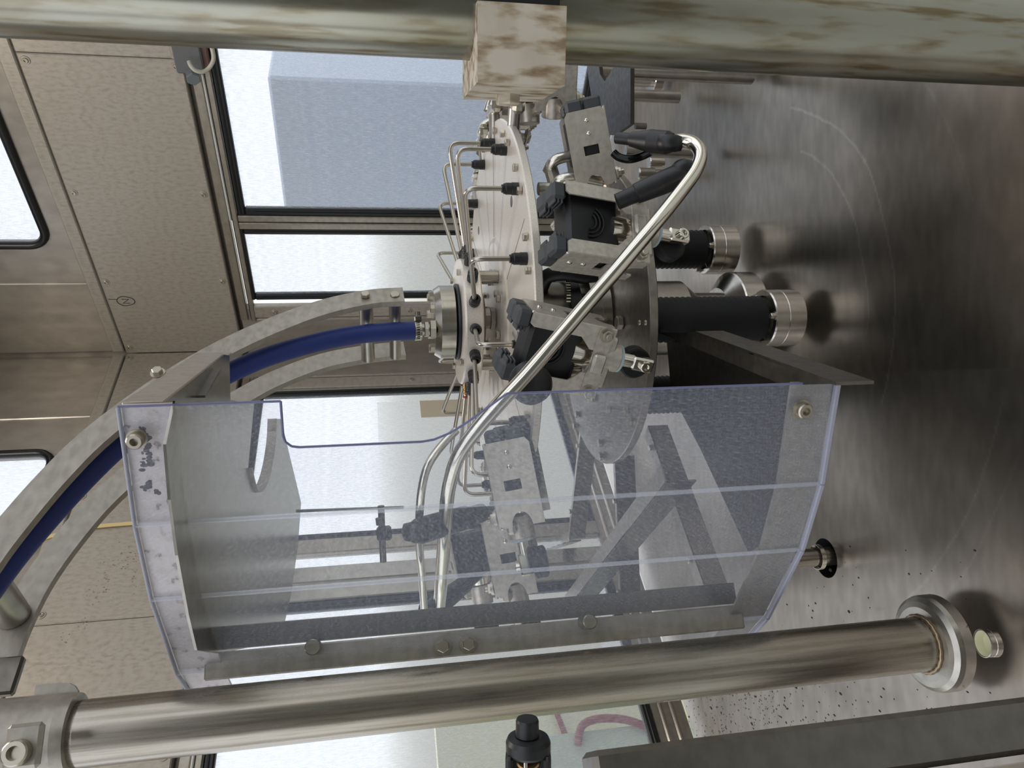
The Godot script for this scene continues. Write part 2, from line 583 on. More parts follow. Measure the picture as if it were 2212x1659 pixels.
func build_room() -> void:
	# table top, with the cut corner at the near right and the round hole of the drain pipe
	var fl := CSGCombiner3D.new()
	fl.name = "floor"
	fl.set_meta("kind", "structure")
	add_child(fl)
	var slab := CSGPolygon3D.new()
	slab.name = "table_top"
	slab.polygon = PackedVector2Array([Vector2(0.165, 3.2), Vector2(1.78, 1.47), Vector2(1.25, 0.95), Vector2(0.45, 0.905), Vector2(0.25, 0.705), Vector2(-0.35, 0.30), Vector2(-0.62, 0.55), Vector2(-1.42, 1.44)])
	slab.depth = 0.03
	slab.rotation = Vector3(-PI / 2, 0, 0)
	slab.position = Vector3(0, -0.03, 0)
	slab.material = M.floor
	fl.add_child(slab)
	var hole := CSGCylinder3D.new()
	hole.name = "drain_hole"
	hole.operation = CSGShape3D.OPERATION_SUBTRACTION
	hole.radius = 0.037
	hole.height = 0.2
	hole.sides = 40
	hole.position = at_y(1752, 1208, 0.0)
	hole.material = M.hole
	fl.add_child(hole)
	var ug := structure("floor_hall")
	var gs := Shape.new()
	gs.box(Vector3(0, -0.95, -1.2), Vector3(9, 0.1, 9))
	part("concrete_slab", gs, M.ground, ug)

	for right in [true, false]:
		var nm := "wall_right" if right else "wall_left"
		var w := structure(nm, wpt(right, 1.1, 0.0), "stainless sheet-metal wall of the machine housing")
		var far := 2.35 if right else 2.25
		# corner cladding beside the windows
		var c := Shape.new()
		wbox(c, right, -0.02, 0.205, 0.0, 1.30, -0.045, -0.016)
		part("corner_panel", c, M.hood, w)
		var c2 := Shape.new()
		wbox(c2, right, 0.165, 0.222, 0.0, 1.262, -0.03, -0.006, 0.003)
		part("corner_flange", c2, M.wall, w)
		var c3 := Shape.new()
		wbox(c3, right, 0.145, 0.158, 0.0, 1.262, -0.02, -0.008, 0.003)
		part("corner_ridge", c3, M.wall, w)
		for y in [0.25, 0.664, 1.174]:
			wscrew(w, right, 0.195, y, -0.006)
		# rails above and below the glazing
		var r1 := Shape.new()
		wbox(r1, right, 0.15, far, 1.246, 1.262, -0.03, -0.004, 0.002)
		part("lower_track", r1, M.rail, w)
		var r2 := Shape.new()
		wbox(r2, right, 0.15, far, 1.274, 1.303, -0.05, -0.010, 0.003)
		part("upper_track", r2, M.rail, w)
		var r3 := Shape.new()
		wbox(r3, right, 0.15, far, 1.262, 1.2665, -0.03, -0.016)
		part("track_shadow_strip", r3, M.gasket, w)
		var r4 := Shape.new()
		wbox(r4, right, 0.60, far, 1.2665, 1.272, -0.02, -0.006, 0.002)
		part("light_leak_strip", r4, M.white, w)  # white strip stands in for daylight leaking through the slit
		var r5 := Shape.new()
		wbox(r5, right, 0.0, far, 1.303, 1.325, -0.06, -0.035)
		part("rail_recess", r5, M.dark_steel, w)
		var cc := Shape.new()
		wbox(cc, right, -0.08, 0.02, -0.03, 2.66, -0.10, -0.03)
		part("corner_backing", cc, M.hood, w)
		# band of sheet panels
		for sp in ([[0.0, 1.15], [1.1515, far]] if right else [[0.0, 1.16], [1.1615, far]]):
			var b := Shape.new()
			wbox(b, right, sp[0], sp[1], 1.316, 1.744, -0.03, 0.0, 0.003)
			part("panel", b, M.wall, w)
		for s in [0.032, 0.349, 0.71, 1.13, 1.55]:
			wscrew(w, right, s, 1.725)
			wscrew(w, right, s, 1.336)
		# lip of the hood and the hood wall with its rounded window
		var l := Shape.new()
		wbox(l, right, 0.012, far, 1.7485, 1.79, -0.02, 0.004, 0.003)
		part("hood_lip", l, M.wall, w)
		var hs := Shape.new()
		var hw := rounded(0.498, 1.862, 1.62, 2.45, 0.06) if right else rounded(-1.55, 1.862, -0.50, 2.45, 0.06)
		var out := holed(0.0, 1.75, far, 2.66, hw) if right else holed(-far, 1.75, 0.0, 2.66, hw)
		hs.prism(out, wframe(right) * Transform3D(Basis(), Vector3(0, 0, -0.045)), 0.03)
		part("hood_panel", hs, M.hood, w)
		var gj := Shape.new()
		wbox(gj, right, 0.322, 0.336, 1.79, 2.6, -0.018, -0.009, 0.003)
		part("hood_ridge", gj, M.hood, w)
		var up := structure("window_%d" % (5 if right else 6), wpt(right, 1.0, 1.86), "rounded skylight window in a thick black gasket high in the hood")
		var pg := Shape.new()
		if right:
			pg.prism(hw, wframe(right) * Transform3D(Basis(), Vector3(0, 0, -0.034)), 0.005)
		else:
			pg.prism(hw, wframe(right) * Transform3D(Basis(), Vector3(0, 0, -0.034)), 0.005)
		part("pane", pg, M.pane, up)
		part("gasket", gasket_loop(hw, right, -0.012, 0.014), M.gasket, up)
		# sill
		var sl := Shape.new()
		wbox(sl, right, 0.1, far, 0.0, 0.095, -0.04, -0.014, 0.003)
		part("sill", sl, M.rail, w)
		for y in [0.03, 0.062]:
			var gr := Shape.new()
			wbox(gr, right, 0.15, far, y, y + 0.012, -0.02, -0.006, 0.004)
			part("sill_ridge", gr, M.turned, w)
	# glazing
	pane(true, 1, 0.275, 0.545, 0.121, 1.235, -0.022, "narrow scratched pane left of the steel mullion in the right wall")
	pane(true, 2, 0.650, 1.95, 0.121, 1.2185, -0.022, "wide scratched pane right of the steel mullion in the right wall")
	pane(false, 3, 0.257, 0.905, 0.121, 1.2185, -0.022, "bright pane of the left wall with papers stuck to it")
	pane(false, 4, 1.175, 2.05, 0.121, 1.2185, -0.022, "pane of the left wall nearest the camera")
	var mr := Shape.new()
	wbox(mr, true, 0.571, 0.597, 0.095, 1.246, -0.035, -0.004, 0.003)
	wbox(mr, true, 0.600, 0.624, 0.095, 1.246, -0.035, -0.006, 0.003)
	var m1 := structure("trim_1", wpt(true, 0.6, 0.1), "steel mullion between the two right-hand panes")
	part("mullion", mr, M.rail, m1)
	var ml := Shape.new()
	wbox(ml, false, 0.931, 0.985, 0.095, 1.246, -0.035, -0.004, 0.003)
	var m2 := structure("trim_2", wpt(false, 0.95, 0.1), "steel mullion in the left wall behind the guard")
	part("mullion", ml, M.rail, m2)
	var ml2 := Shape.new()
	wbox(ml2, false, 1.03, 1.085, 0.095, 1.246, -0.035, -0.008, 0.003)
	wbox(ml2, false, 1.092, 1.149, 0.095, 1.246, -0.035, -0.004, 0.003)
	part("door_stile", ml2, M.steel, m2)
	var pn := Shape.new()
	wbox(pn, false, 0.985, 1.03, 0.095, 1.246, -0.024, -0.02)
	part("glass_strip", pn, M.pane, m2)

	# ceiling of the hood, and the two front sides of the housing (beside and behind the camera)
	var ce := structure("ceiling", Vector3(0, 2.66, -1.5), "stainless roof of the hood")
	var cs := Shape.new()
	cs.prism(PackedVector2Array([Vector2(0.165, 3.2), Vector2(1.9, 1.4), Vector2(0.9, 0.3), Vector2(-0.5, 0.25), Vector2(-1.5, 1.4)]), Transform3D(Basis(Vector3.RIGHT, -PI / 2), Vector3(0, 2.63, 0)), 0.04)
	part("roof_sheet", cs, M.hood, ce)
	for sg in [true, false]:
		var o := wpt(sg, 2.3, 0.0)
		var along := (-DL if false else (DL if sg else DR))
		var f := structure("wall_front_right" if sg else "wall_front_left", o, "front side of the machine housing")
		var bs := Basis(along, Vector3.UP, along.cross(Vector3.UP))
		for k in [[0.0, 1.25, -0.03, 0.10, 0.03], [0.0, 1.25, 2.2, 2.63, 0.03], [0.0, 0.06, 0.10, 2.2, 0.05], [0.6, 0.66, 0.10, 2.2, 0.05], [1.19, 1.25, 0.10, 2.2, 0.05]]:
			var q := Shape.new()
			q.box(o + along * (k[0] + k[1]) * 0.5 + Vector3.UP * (k[2] + k[3]) * 0.5, Vector3(k[1] - k[0], k[3] - k[2], k[4]), bs, 0.003)
			part("panel" if k[4] < 0.04 else "frame_post", q, M.hood, f)

	# added fill lamp under the roof, out of view, to brighten plate and walls
	var hl := thing("hood_fill_lamp", "added unseen warm white fill lamp panel under the hood roof", "lamp", Vector3(0.05, 2.55, -1.55))
	var hs2 := Shape.new()
	hs2.box(Vector3(0.05, 2.585, -1.55), Vector3(0.74, 0.05, 0.34), Basis(), 0.006)
	part("housing", hs2, M.white, hl)
	var hs3 := Shape.new()
	hs3.box(Vector3(0.05, 2.556, -1.55), Vector3(0.70, 0.006, 0.30))
	M.lamp = mat(Color(0.9, 0.9, 0.88), 0.5)
	M.lamp.emission_enabled = true
	M.lamp.emission = Color(1.0, 0.97, 0.93)
	M.lamp.emission_energy_multiplier = 1.0
	part("fill_lamp_panel", hs3, M.lamp, hl)
	var al := AreaLight3D.new()
	al.name = "hood_fill_light"
	al.position = Vector3(0.05, 2.545, -1.55)
	al.rotation = Vector3(-PI / 2, 0, 0)
	al.area_size = Vector2(0.70, 0.30)
	al.light_color = Color(1.0, 0.97, 0.93)
	al.light_energy = 1.15
	al.shadow_enabled = true
	al.set("area_range", 8.0)
	add_child(al)

	# outside, seen blurred through the panes
	var ow := structure("wall_hall", Vector3(0, -0.9, 0), "")
	var os := Shape.new()
	wbox(os, true, 0.25, 0.835, -0.4, 1.165, -0.95, -0.60, 0.01)
	part("grey_cabinet", os, mat(Color(0.84, 0.89, 0.96), 0.5), ow)
	os = Shape.new()
	wbox(os, false, 0.86, 4.0, -0.9, 0.585, -1.6, -1.5)
	part("cream_partition", os, mat(Color(0.95, 0.94, 0.79), 0.6), ow)
	os = Shape.new()
	wbox(os, false, 1.04, 4.0, -0.9, 0.13, -1.5, -1.42)
	part("green_grey_plinth", os, mat(Color(0.80, 0.83, 0.74), 0.6), ow)
	os = Shape.new()
	os.tube(smooth_path([wpt(false, 1.10, -0.03, -1.40), wpt(false, 1.02, -0.07, -1.40), wpt(false, 1.00, -0.16, -1.40), wpt(false, 1.02, -0.28, -1.40), wpt(false, 1.08, -0.40, -1.40)], 5), 0.018, 10)
	os.tube([wpt(false, 0.87, 0.03, -1.47), wpt(false, 1.03, 0.0, -1.47)], 0.013, 10)
	part("red_hose", os, M.red, ow)
	var o4 := Shape.new()
	o4.box(Vector3(0, 0.9, 3.3), Vector3(8, 3.7, 0.1))
	part("light_dimming_wall", o4, mat(Color(0.36, 0.36, 0.33), 0.8), ow)  # unseen slab behind the camera, added to dim the light from there

	# pen mark on the panel, cable tie and safety switch
	var pm := thing("pen_mark", "hand-drawn black circled letter N on the sheet panel under the hood seam", "mark", wpt(true, 0.262, 1.68))
	var ring := Shape.new()
	var rp := []
	for k in 28:
		var a := TAU * k / 28.0
		rp.append(wpt(true, 0.262 + cos(a) * (0.021 + 0.0015 * sin(a * 3)), 1.6815 + sin(a) * 0.030, 0.0005))
	ring.tube(rp, 0.0013, 6, false, true)
	part("circle", ring, M.ink, pm)
	var ls := Shape.new()
	ls.tube([wpt(true, 0.252, 1.670, 0.0005), wpt(true, 0.252, 1.693, 0.0005), wpt(true, 0.271, 1.670, 0.0005), wpt(true, 0.271, 1.693, 0.0005)], 0.0013, 6)
	part("letter", ls, M.ink, pm)
	var ll := Shape.new()
	ll.tube([wpt(true, 0.270, 1.7115, 0.0005), wpt(true, 0.272, 1.738, 0.0005)], 0.0011, 6)
	part("tick", ll, M.ink, pm)

	var tp := thing("tape_strip", "narrow pale yellow strip curving over the left wall behind the hose arm", "strip", wpt(false, 0.87, 1.6, 0.0))
	var ts := Shape.new()
	ts.bar(smooth_path([wpt(false, 0.905, 1.84, 0.006), wpt(false, 0.871, 1.785, 0.006), wpt(false, 0.842, 1.68, 0.006), wpt(false, 0.835, 1.54, 0.006), wpt(false, 0.838, 1.40, 0.006)], 5), NL, 0.013, 0.003)
	part("strip", ts, M.tape, tp)

	var sw := thing("safety_switch", "grey plastic door switch with a looped pale cable beside the clamped post", "switch", at_plane(425, 118, wpt(true, 0, 0, 0.0), NR))
	var tr := wframe(true)
	var b0 := Shape.new()
	b0.x = tr
	b0.box(Vector3(1.165, 1.292, 0.012), Vector3(0.085, 0.075, 0.035), Basis(), 0.004)
	part("housing", b0, M.grey_plastic, sw)
	var b1 := Shape.new()
	b1.x = tr
	b1.box(Vector3(1.20, 1.250, 0.006), Vector3(0.15, 0.022, 0.022), Basis(), 0.003)
	part("red_bracket", b1, mat(Color(0.45, 0.33, 0.31), 0.5), sw)
	var b2 := Shape.new()
	b2.x = tr
	b2.box(Vector3(1.22, 1.327, 0.006), Vector3(0.13, 0.026, 0.012), Basis(), 0.003)
	part("mounting_rail", b2, M.wall, sw)
	var b3 := Shape.new()
	b3.hexa(tr * Vector3(1.122, 1.290, 0.020), Vector3(-0.75, -0.2, 0.45), 0.021, 0.03)
	part("cable_gland", b3, mat(Color(0.42, 0.44, 0.45), 0.5), sw)
	var b4 := Shape.new()
	var cpts := []
	for q in [[408, 133, 0.05], [412, 142, 0.06], [422, 152, 0.065], [438, 155, 0.06], [452, 146, 0.05], [461, 128, 0.045], [458, 105, 0.04], [450, 84, 0.03]]:
		cpts.append(at_plane(q[0], q[1], wpt(true, 0, 0, q[2]), NR))
	b4.tube(smooth_path(cpts, 5), 0.0058, 10)
	part("cable", b4, M.cable, sw)

	var pa := thing("paper_sheet", "white paper sheet stuck on the bright left pane behind the air tubes", "paper", wpt(false, 0.42, 0.52))
	var ps := Shape.new()
	wbox(ps, false, 0.306, 0.53, 0.44, 0.80, -0.0185, -0.0175)
	M.paper = mat(Color(1.0, 1.0, 1.0, 0.2), 0.8)
	M.paper.transparency = BaseMaterial3D.TRANSPARENCY_ALPHA
	part("sheet", ps, M.paper, pa)
	M.white.backlight_enabled = true
	M.white.backlight = Color(0.8, 0.8, 0.8)
	var pb := thing("cardboard_note", "beige card lying over the upper right of the white paper sheet", "card", wpt(false, 0.35, 0.53))
	var pbs := Shape.new()
	wbox(pbs, false, 0.307, 0.398, 0.44, 0.64, -0.0172, -0.016)
	M.card = mat(Color(0.80, 0.75, 0.66), 0.7)
	M.card.backlight_enabled = true
	M.card.backlight = Color(0.5, 0.46, 0.4)
	part("card", pbs, M.card, pb)


# ---------------------------------------------------------------- posts, arm and hose
# plan of one half of a clamp: a block with a round bite for the pipe at the origin
func half_ring(x_out: float, x_in: float, dz: float) -> PackedVector2Array:
	var g := signf(x_out)
	var c := absf(x_in)
	var rr := 0.0384
	var p := PackedVector2Array([Vector2(x_in, -dz), Vector2(x_out, -dz), Vector2(x_out, dz), Vector2(x_in, dz)])
	var a0 := acos(clampf(c / rr, -1.0, 1.0))
	for k in 13:
		var a := a0 - 2.0 * a0 * k / 12.0
		p.append(Vector2(g * cos(a) * rr, sin(a) * rr))
	return p

func build_posts() -> void:
	var a := Vector3(-0.398, 0, -0.958)
	var t := thing("support_post", "thick steel pipe post on a welded round floor flange in front of the clear guard", "post", a)
	var s := Shape.new()
	s.lathe(a, Vector3.UP, [[0.0375, 0.02], [0.0378, 0.03], [0.0378, 1.155], [0.036, 1.168], [0.030, 1.175], [0, 1.175]], 48)
	part("pipe", s, M.pipe, t)
	s = Shape.new()
	s.lathe(a, Vector3.UP, [[0, 0], [0.068, 0], [0.068, 0.016], [0.066, 0.023], [0.060, 0.028], [0.052, 0.030], [0, 0.030]], 48)
	part("floor_flange", s, M.steel, t)
	s = Shape.new()
	var wp := []
	for k in 60:
		var q := TAU * k / 60.0
		wp.append(a + Vector3(cos(q) * (0.0395 + 0.0006 * sin(k * 2.3)), 0.0315, sin(q) * (0.0395 + 0.0006 * sin(k * 2.3))))
	s.tube(wp, 0.0028, 6, false, true)
	part("weld_bead", s, M.weld, t)

	# saddle clamp over the top of that post
	var cl := thing("saddle_clamp", "curved sheet-steel saddle clamp with a bolted lug on top of the pipe post", "clamp", a + Vector3(0, 1.16, 0))
	var e := Vector3(-0.70, 0, 0.71)
	s = Shape.new()
	s.lathe(a, Vector3.UP, [[0, 1.162], [0.046, 1.162], [0.0475, 1.175], [0.0475, 1.29], [0, 1.29]], 40)
	part("sleeve", s, M.arm, cl)
	var toc := (EYE - a)
	toc.y = 0
	toc = toc.normalized()
	var sd := toc.cross(Vector3.UP)
	s = Shape.new()
	var lug := PackedVector2Array()
	for k in 9:
		var q := PI * k / 8.0
		lug.append(Vector2(cos(q) * 0.018, -sin(q) * 0.020))
	lug.append(Vector2(-0.018, 0.03))
	lug.append(Vector2(0.018, 0.03))
	s.prism(lug, Transform3D(Basis(-sd, Vector3.UP, -sd.cross(Vector3.UP)), at_d(142, 1508, 0.90) + Vector3(0, 0.004, 0)), 0.005)
	part("half_round_tab", s, M.arm, cl)
	s = Shape.new()
	var q0 := at_d(52, 1612, 0.78)
	s.box(q0, Vector3(0.045, 0.036, 0.010), Basis(sd, Vector3.UP, sd.cross(Vector3.UP)), 0.004)
	part("lug", s, M.arm, cl)
	s = Shape.new()
	s.cap_screw(at_d(40, 1626, 0.772), toc, 0.013, 0.012)
	part("socket_bolt", s, M.bolt, cl)

	# post on the right, very near the camera
	var b := Vector3(0.3002, -0.3, -0.5852)
	t = thing("support_post", "stained steel pipe post at the right edge, close to the camera, carrying a split clamp", "post", b)
	s = Shape.new()
	s.lathe(b, Vector3.UP, [[0, 0], [0.038, 0], [0.038, 0.955], [0.038, 1.7], [0, 1.7]], 56)
	part("pipe", s, M.stained, t)
	var y0 := 0.650
	var y1 := 0.718
	var to := Vector3(-b.x, 0, -b.z).normalized() * 0.5 + Vector3(0, 0, 0.5)
	to = to.normalized()
	var rt := Vector3.UP.cross(to)
	var bs := Basis(rt, Vector3.UP, to)
	var c0 := Vector3(b.x, (y0 + y1) * 0.5, b.z)
	var ck := thing("split_clamp", "dirty off-white two-piece clamp block with a bolt on the near right post", "clamp", Vector3(b.x, y0, b.z))
	s = Shape.new()
	s.x = Transform3D(bs, c0)
	s.prism(half_ring(-0.062, -0.0055, 0.047), Transform3D(Basis(Vector3.RIGHT, Vector3.FORWARD, Vector3.UP), Vector3(0, -(y1 - y0) * 0.5, 0)), y1 - y0)
	part("half_block", s, M.clamp, ck)
	s = Shape.new()
	s.x = Transform3D(bs, c0)
	s.prism(half_ring(0.059, 0.0015, 0.047), Transform3D(Basis(Vector3.RIGHT, Vector3.FORWARD, Vector3.UP), Vector3(0, -(y1 - y0) * 0.5, 0)), y1 - y0)
	part("half_block", s, M.clamp, ck)
	s = Shape.new()
	s.x = Transform3D(bs, c0)
	s.box(Vector3(-0.002, 0, 0.0425), Vector3(0.0065, y1 - y0 - 0.01, 0.005), Basis())
	part("gap_strip", s, M.black, ck)  # black strip in the split between the two halves
	s = Shape.new()
	s.hexa(c0 - rt * 0.061 - to * 0.012 + Vector3(0, 0.0, 0), -rt, 0.0105, 0.009)
	part("bolt", s, M.clamp, ck)

	# frame post at the far left, cut by the picture's edge
	var g := Vector3(-0.306, -0.2, -0.526)
	t = thing("door_frame_post", "dark square frame post at the lower left edge beside the camera", "frame post", g)
	s = Shape.new()
	s.box(g + Vector3(0.012, 0.36, 0.0), Vector3(0.04, 0.99, 0.04), Basis(Vector3.UP, 0.5), 0.004)
	part("profile", s, M.dark_steel, t)
	s = Shape.new()
	s.box(g + Vector3(-0.012, 0.36, 0.030), Vector3(0.02, 0.99, 0.03), Basis(Vector3.UP, 0.5), 0.006)
	part("door_edge", s, M.bright, t)


func build_arm() -> void:
	var e := Vector3(-0.70, 0, 0.714).normalized()
	var p := Vector3(0.714, 0, 0.70).normalized()
	var up1 := AX + p * 0.078
	var up2 := AX - p * 0.078
	var t := thing("arched_arm", "arched pair of flat grey steel bars reaching from the left post over the machine centre", "arm", AX + e * 0.4 + Vector3(0, 0.9, 0))
	var s := Shape.new()
	var q := []
	for k in [[872, 641], [800, 646], [700, 668], [600, 704], [500, 749], [400, 805], [300, 873], [200, 952], [120, 1032], [50, 1112], [-20, 1200], [-80, 1290]]:
		q.append(at_plane(k[0], k[1], up1, p))
	s.bar(smooth_path(q, 4), p, 0.043, 0.012)
	part("flat_bar", s, M.arm, t)
	s = Shape.new()
	q = []
	for k in [[874, 757], [800, 764], [700, 783], [600, 820], [520, 862], [420, 925], [330, 990], [230, 1075], [150, 1165], [80, 1262], [30, 1360], [-5, 1450]]:
		q.append(at_plane(k[0], k[1], up2, p))
	s.bar(smooth_path(q, 4), p, 0.043, 0.012)
	part("flat_bar", s, M.arm, t)
	for k in [[790, 640, 0.0135], [853, 636, 0.0115]]:
		var c := at_plane(k[0], k[1] + 8, up1, p)
		s = Shape.new()
		s.cyl(c - p * 0.006, c - p * 0.15, k[2], 24, 0.001)
		part("spacer", s, M.steel, t)
	s = Shape.new()
	s.bolt(at_plane(789, 641, up1 + p * 0.006, p), p, 0.0085, 0.009, 0.3, false)
	part("bolt", s, M.bolt, t)
	s = Shape.new()
	s.cyl(at_plane(853, 637, up1 + p * 0.006, p), at_plane(853, 637, up1 + p * 0.006, p) + p * 0.003, 0.009, 20, 0.001)
	part("pin_head", s, M.bolt, t)
	s = Shape.new()
	s.bolt(at_plane(341, 806, up1 + p * 0.006, p), p, 0.0085, 0.009, 0.5, true)
	part("bolt", s, M.bolt, t)
	s = Shape.new()
	var ca := at_plane(30, 1330, up2 + p * 0.006, p)
	s.cyl(ca, ca + p * 0.12, 0.022, 24, 0.003)
	part("spacer", s, M.steel, t)
	s = Shape.new()
	s.bolt(at_plane(0, 1448, up2 + p * 0.006, p), p, 0.010, 0.009, 0.5, true)
	part("bolt", s, M.bolt, t)
	s = Shape.new()
	s.box(at_d(10, 1462, 0.93) + Vector3(0, 0.02, 0), Vector3(0.05, 0.075, 0.012), Basis(e, Vector3.UP, e.cross(Vector3.UP)), 0.003)
	part("foot_plate", s, M.dark_steel, t)

	var h := thing("blue_hose", "blue fabric-covered hose arching between the grey arm bars down to the machine centre", "hose", AX + Vector3(0, 0.75, 0))
	s = Shape.new()
	q = []
	for k in [[908, 714], [850, 716], [780, 722], [700, 736], [600, 763], [520, 794], [420, 845], [330, 905], [250, 968], [170, 1045], [90, 1132], [20, 1215], [-50, 1310]]:
		q.append(at_plane(k[0], k[1], AX + p * (0.027 if k[0] > 880 else 0.031), p))
	s.tube(smooth_path(q, 5), 0.0178, 20)
	part("hose", s, M.blue, h)
	var c := pol(0.0, 0, 0.0)
	c = at_plane(903, 714, AX + p * 0.027, p)
	var d: Vector3 = (q[0] - q[1]).normalized()
	s = Shape.new()
	s.lathe(c - d * 0.008, d, [[0.0175, 0], [0.0195, 0], [0.0195, 0.013], [0.0175, 0.013]], 32)
	part("hose_clamp_band", s, M.bright, h)
	for k in 9:
		s = Shape.new()
		var a := -1.0 + 0.25 * k
		var nn := (Vector3(0, 0, 1) * cos(a) + Vector3(1, 0, 0) * sin(a))
		s.box(c - d * 0.0015 + nn * 0.0194, Vector3(0.0018, 0.0085, 0.0008), Basis(Vector3.UP.cross(nn), Vector3.UP, nn) * Basis(Vector3.BACK, 0.15))
		part("band_slot", s, M.hole, h)
	s = Shape.new()
	s.box(c + Vector3(0.022, 0.0, 0.003), Vector3(0.012, 0.014, 0.016), Basis(), 0.002)
	s.cyl(c + Vector3(0.026, 0, 0.003), c + Vector3(0.036, 0, 0.003), 0.005, 14)
	part("clamp_screw", s, M.dark_steel, h)


# ---------------------------------------------------------------- the carousel
func station(k: int) -> float:
	return 11.5 + 22.5 * k

func build_carousel() -> void:
	var up := Vector3.UP
	# rotary union
	var t := thing("rotary_union", "polished round rotary union with hex bolts where the blue hose ends", "coupling", AX + up * 0.645)
	var s := Shape.new()
	s.lathe(AX, up, [[0, 0.640], [0.068, 0.640], [0.0735, 0.644], [0.0735, 0.672], [0.0655, 0.684], [0, 0.684]], 56)
	part("housing", s, M.turned, t)
	s = Shape.new()
	s.lathe(AX, up, [[0.05, 0.634], [0.076, 0.634], [0.0775, 0.637], [0.076, 0.640], [0.05, 0.640]], 56)
	part("seal_ring", s, M.black, t)
	for k in 8:
		var a := 22.5 + 45.0 * k
		s = Shape.new()
		s.bolt(pol(0.056, a, 0.682), up, 0.0088, 0.011, k * 0.7, false)
		part("bolt", s, M.bolt, t)
	var fo := at_plane(912, 712, AX + Vector3(0.714, 0, 0.70) * 0.027, Vector3(0.714, 0, 0.70)) - AX
	fo.y = 0
	s = Shape.new()
	s.cyl(AX + fo + up * 0.684, AX + fo + up * 0.712, 0.011, 20, 0.001)
	s.hexa(AX + fo + up * 0.684, up, 0.019, 0.012)
	s.hexa(AX + fo + up * 0.698, up, 0.016, 0.008)
	part("hose_fitting", s, M.steel, t)

	# manifold
	t = thing("air_manifold", "round grey distributor disc on four stand-off pillars above the carousel plate", "manifold", AX + up * 0.56)
	s = Shape.new()
	s.lathe(AX, up, [[0, 0.598], [0.124, 0.598], [0.127, 0.601], [0.127, 0.630], [0.1245, 0.6335], [0, 0.6335]], 64)
	part("disc", s, M.plate, t)
	s = Shape.new()
	s.lathe(AX, up, [[0, 0.585], [0.062, 0.585], [0.066, 0.589], [0.066, 0.598], [0, 0.598]], 40)
	part("lower_boss", s, M.arm, t)
	for a in [48.0, 118.0, -55.0, -135.0]:
		s = Shape.new()
		s.cyl(pol(0.108, a, 0.5607), pol(0.108, a, 0.598), 0.0125, 24, 0.0005)
		part("pillar", s, M.pipe, t)
		s = Shape.new()
		s.bolt(pol(0.112, a + 6, 0.6335), up, 0.0072, 0.007, a, false)
		part("bolt", s, M.bolt, t)
	s = Shape.new()
	var c := pol(0.022, 10, 0.0)
	s.hexa(c + up * 0.572, up, 0.021, 0.013, 0.2)
	s.hexa(c + up * 0.5625, up, 0.023, 0.0095, 0.6)
	s.cyl(c + up * 0.5608, c + up * 0.588, 0.014, 20)
	part("union_nut", s, M.arm, t)

	# upper plate
	t = thing("carousel_plate", "large pale round plate of the carousel carrying a ring of air fittings", "plate", AX + up * 0.544)
	s = Shape.new()
	s.lathe(AX, up, [[0, 0.5435], [0.3905, 0.5435], [0.392, 0.545], [0.392, 0.5555], [0.3895, 0.558], [0.168, 0.558], [0.158, 0.5605], [0, 0.5605]], 128)
	part("disc", s, M.plate, t)
	for k in 16:
		for off in [-4.3, 4.4]:
			s = Shape.new()
			s.bolt(pol(0.3705, station(k) + off, 0.558), up, 0.0068, 0.0085, k * 0.9 + off, false)
			part("bolt", s, M.bolt, t)
	for k in 6:
		for off in [-7.0, 8.0]:
			s = Shape.new()
			s.bolt(pol(0.098 if off < 0 else 0.082, 28.0 + 60.0 * k + off, 0.5605), up, 0.0075, 0.008, k + off, false)
			part("bolt", s, M.bolt, t)
	for a in [40.0, 130.0, 220.0, 310.0]:
		s = Shape.new()
		s.cyl(pol(0.295, a, 0.5575), pol(0.295, a, 0.5584), 0.010, 20)
		part("hole_shade_disc", s, M.dark_steel, t)  # dark disc stands in for the shade inside an open hole
	for a in [22.0, 82.0, 142.0, 262.0, -38.0]:
		s = Shape.new()
		s.box(pol(0.265, a, 0.5581), Vector3(0.0012, 0.0006, 0.19), Basis(up, deg_to_rad(a)))
		part("joint_line", s, M.dark_steel, t)

	# central column
	t = thing("centre_column", "dark steel column between the two round plates and down to the table", "column", AX)
	s = Shape.new()
	s.cyl(AX + up * 0.385, AX + up * 0.5435, 0.0785, 56)
	part("upper_shaft", s, M.dark_steel, t)
	s = Shape.new()
	s.lathe(AX, up, [[0.06, 0.338], [0.107, 0.338], [0.1125, 0.342], [0.1125, 0.360], [0.1115, 0.361], [0.1125, 0.362], [0.1125, 0.382], [0.106, 0.386], [0.06, 0.386]], 64)
	part("coupling_ring", s, M.turned, t)
	s = Shape.new()
	s.lathe(AX, up, [[0.0775, 0.158], [0.0795, 0.16], [0.0795, 0.322], [0.06, 0.322]], 56)
	s.lathe(AX, up, [[0.054, 0.05], [0.054, 0.128], [0.0775, 0.158]], 56)
	part("lower_shaft", s, M.steel, t)
	s = Shape.new()
	s.lathe(AX, up, [[0, 0], [0.098, 0], [0.098, 0.045], [0.096, 0.048], [0.064, 0.072], [0.05, 0.072]], 64)
	part("chamfered_base", s, M.turned, t)
	s = Shape.new()
	s.tube(smooth_path([pol(0.085, 48, 0.47), pol(0.112, 46, 0.462), pol(0.122, 44, 0.435), pol(0.116, 44, 0.40), pol(0.108, 44, 0.365)], 5), 0.015, 14)
	part("elbow_pipe", s, M.black, t)
	s = Shape.new()
	s.lathe(AX, up, [[0.0785, 0.395], [0.0915, 0.395], [0.0915, 0.418], [0.0785, 0.418]], 48)
	part("hose_band", s, M.black, t)
	s = Shape.new()
	for k in 10:
		s.box(pol(0.0925, 18.0 + 4.2 * k, 0.424 - 0.001 * k), Vector3(0.004, 0.010, 0.004), Basis(up, deg_to_rad(18.0 + 4.2 * k)), 0.001)
	part("chain_links", s, M.bright, t)
	s = Shape.new()
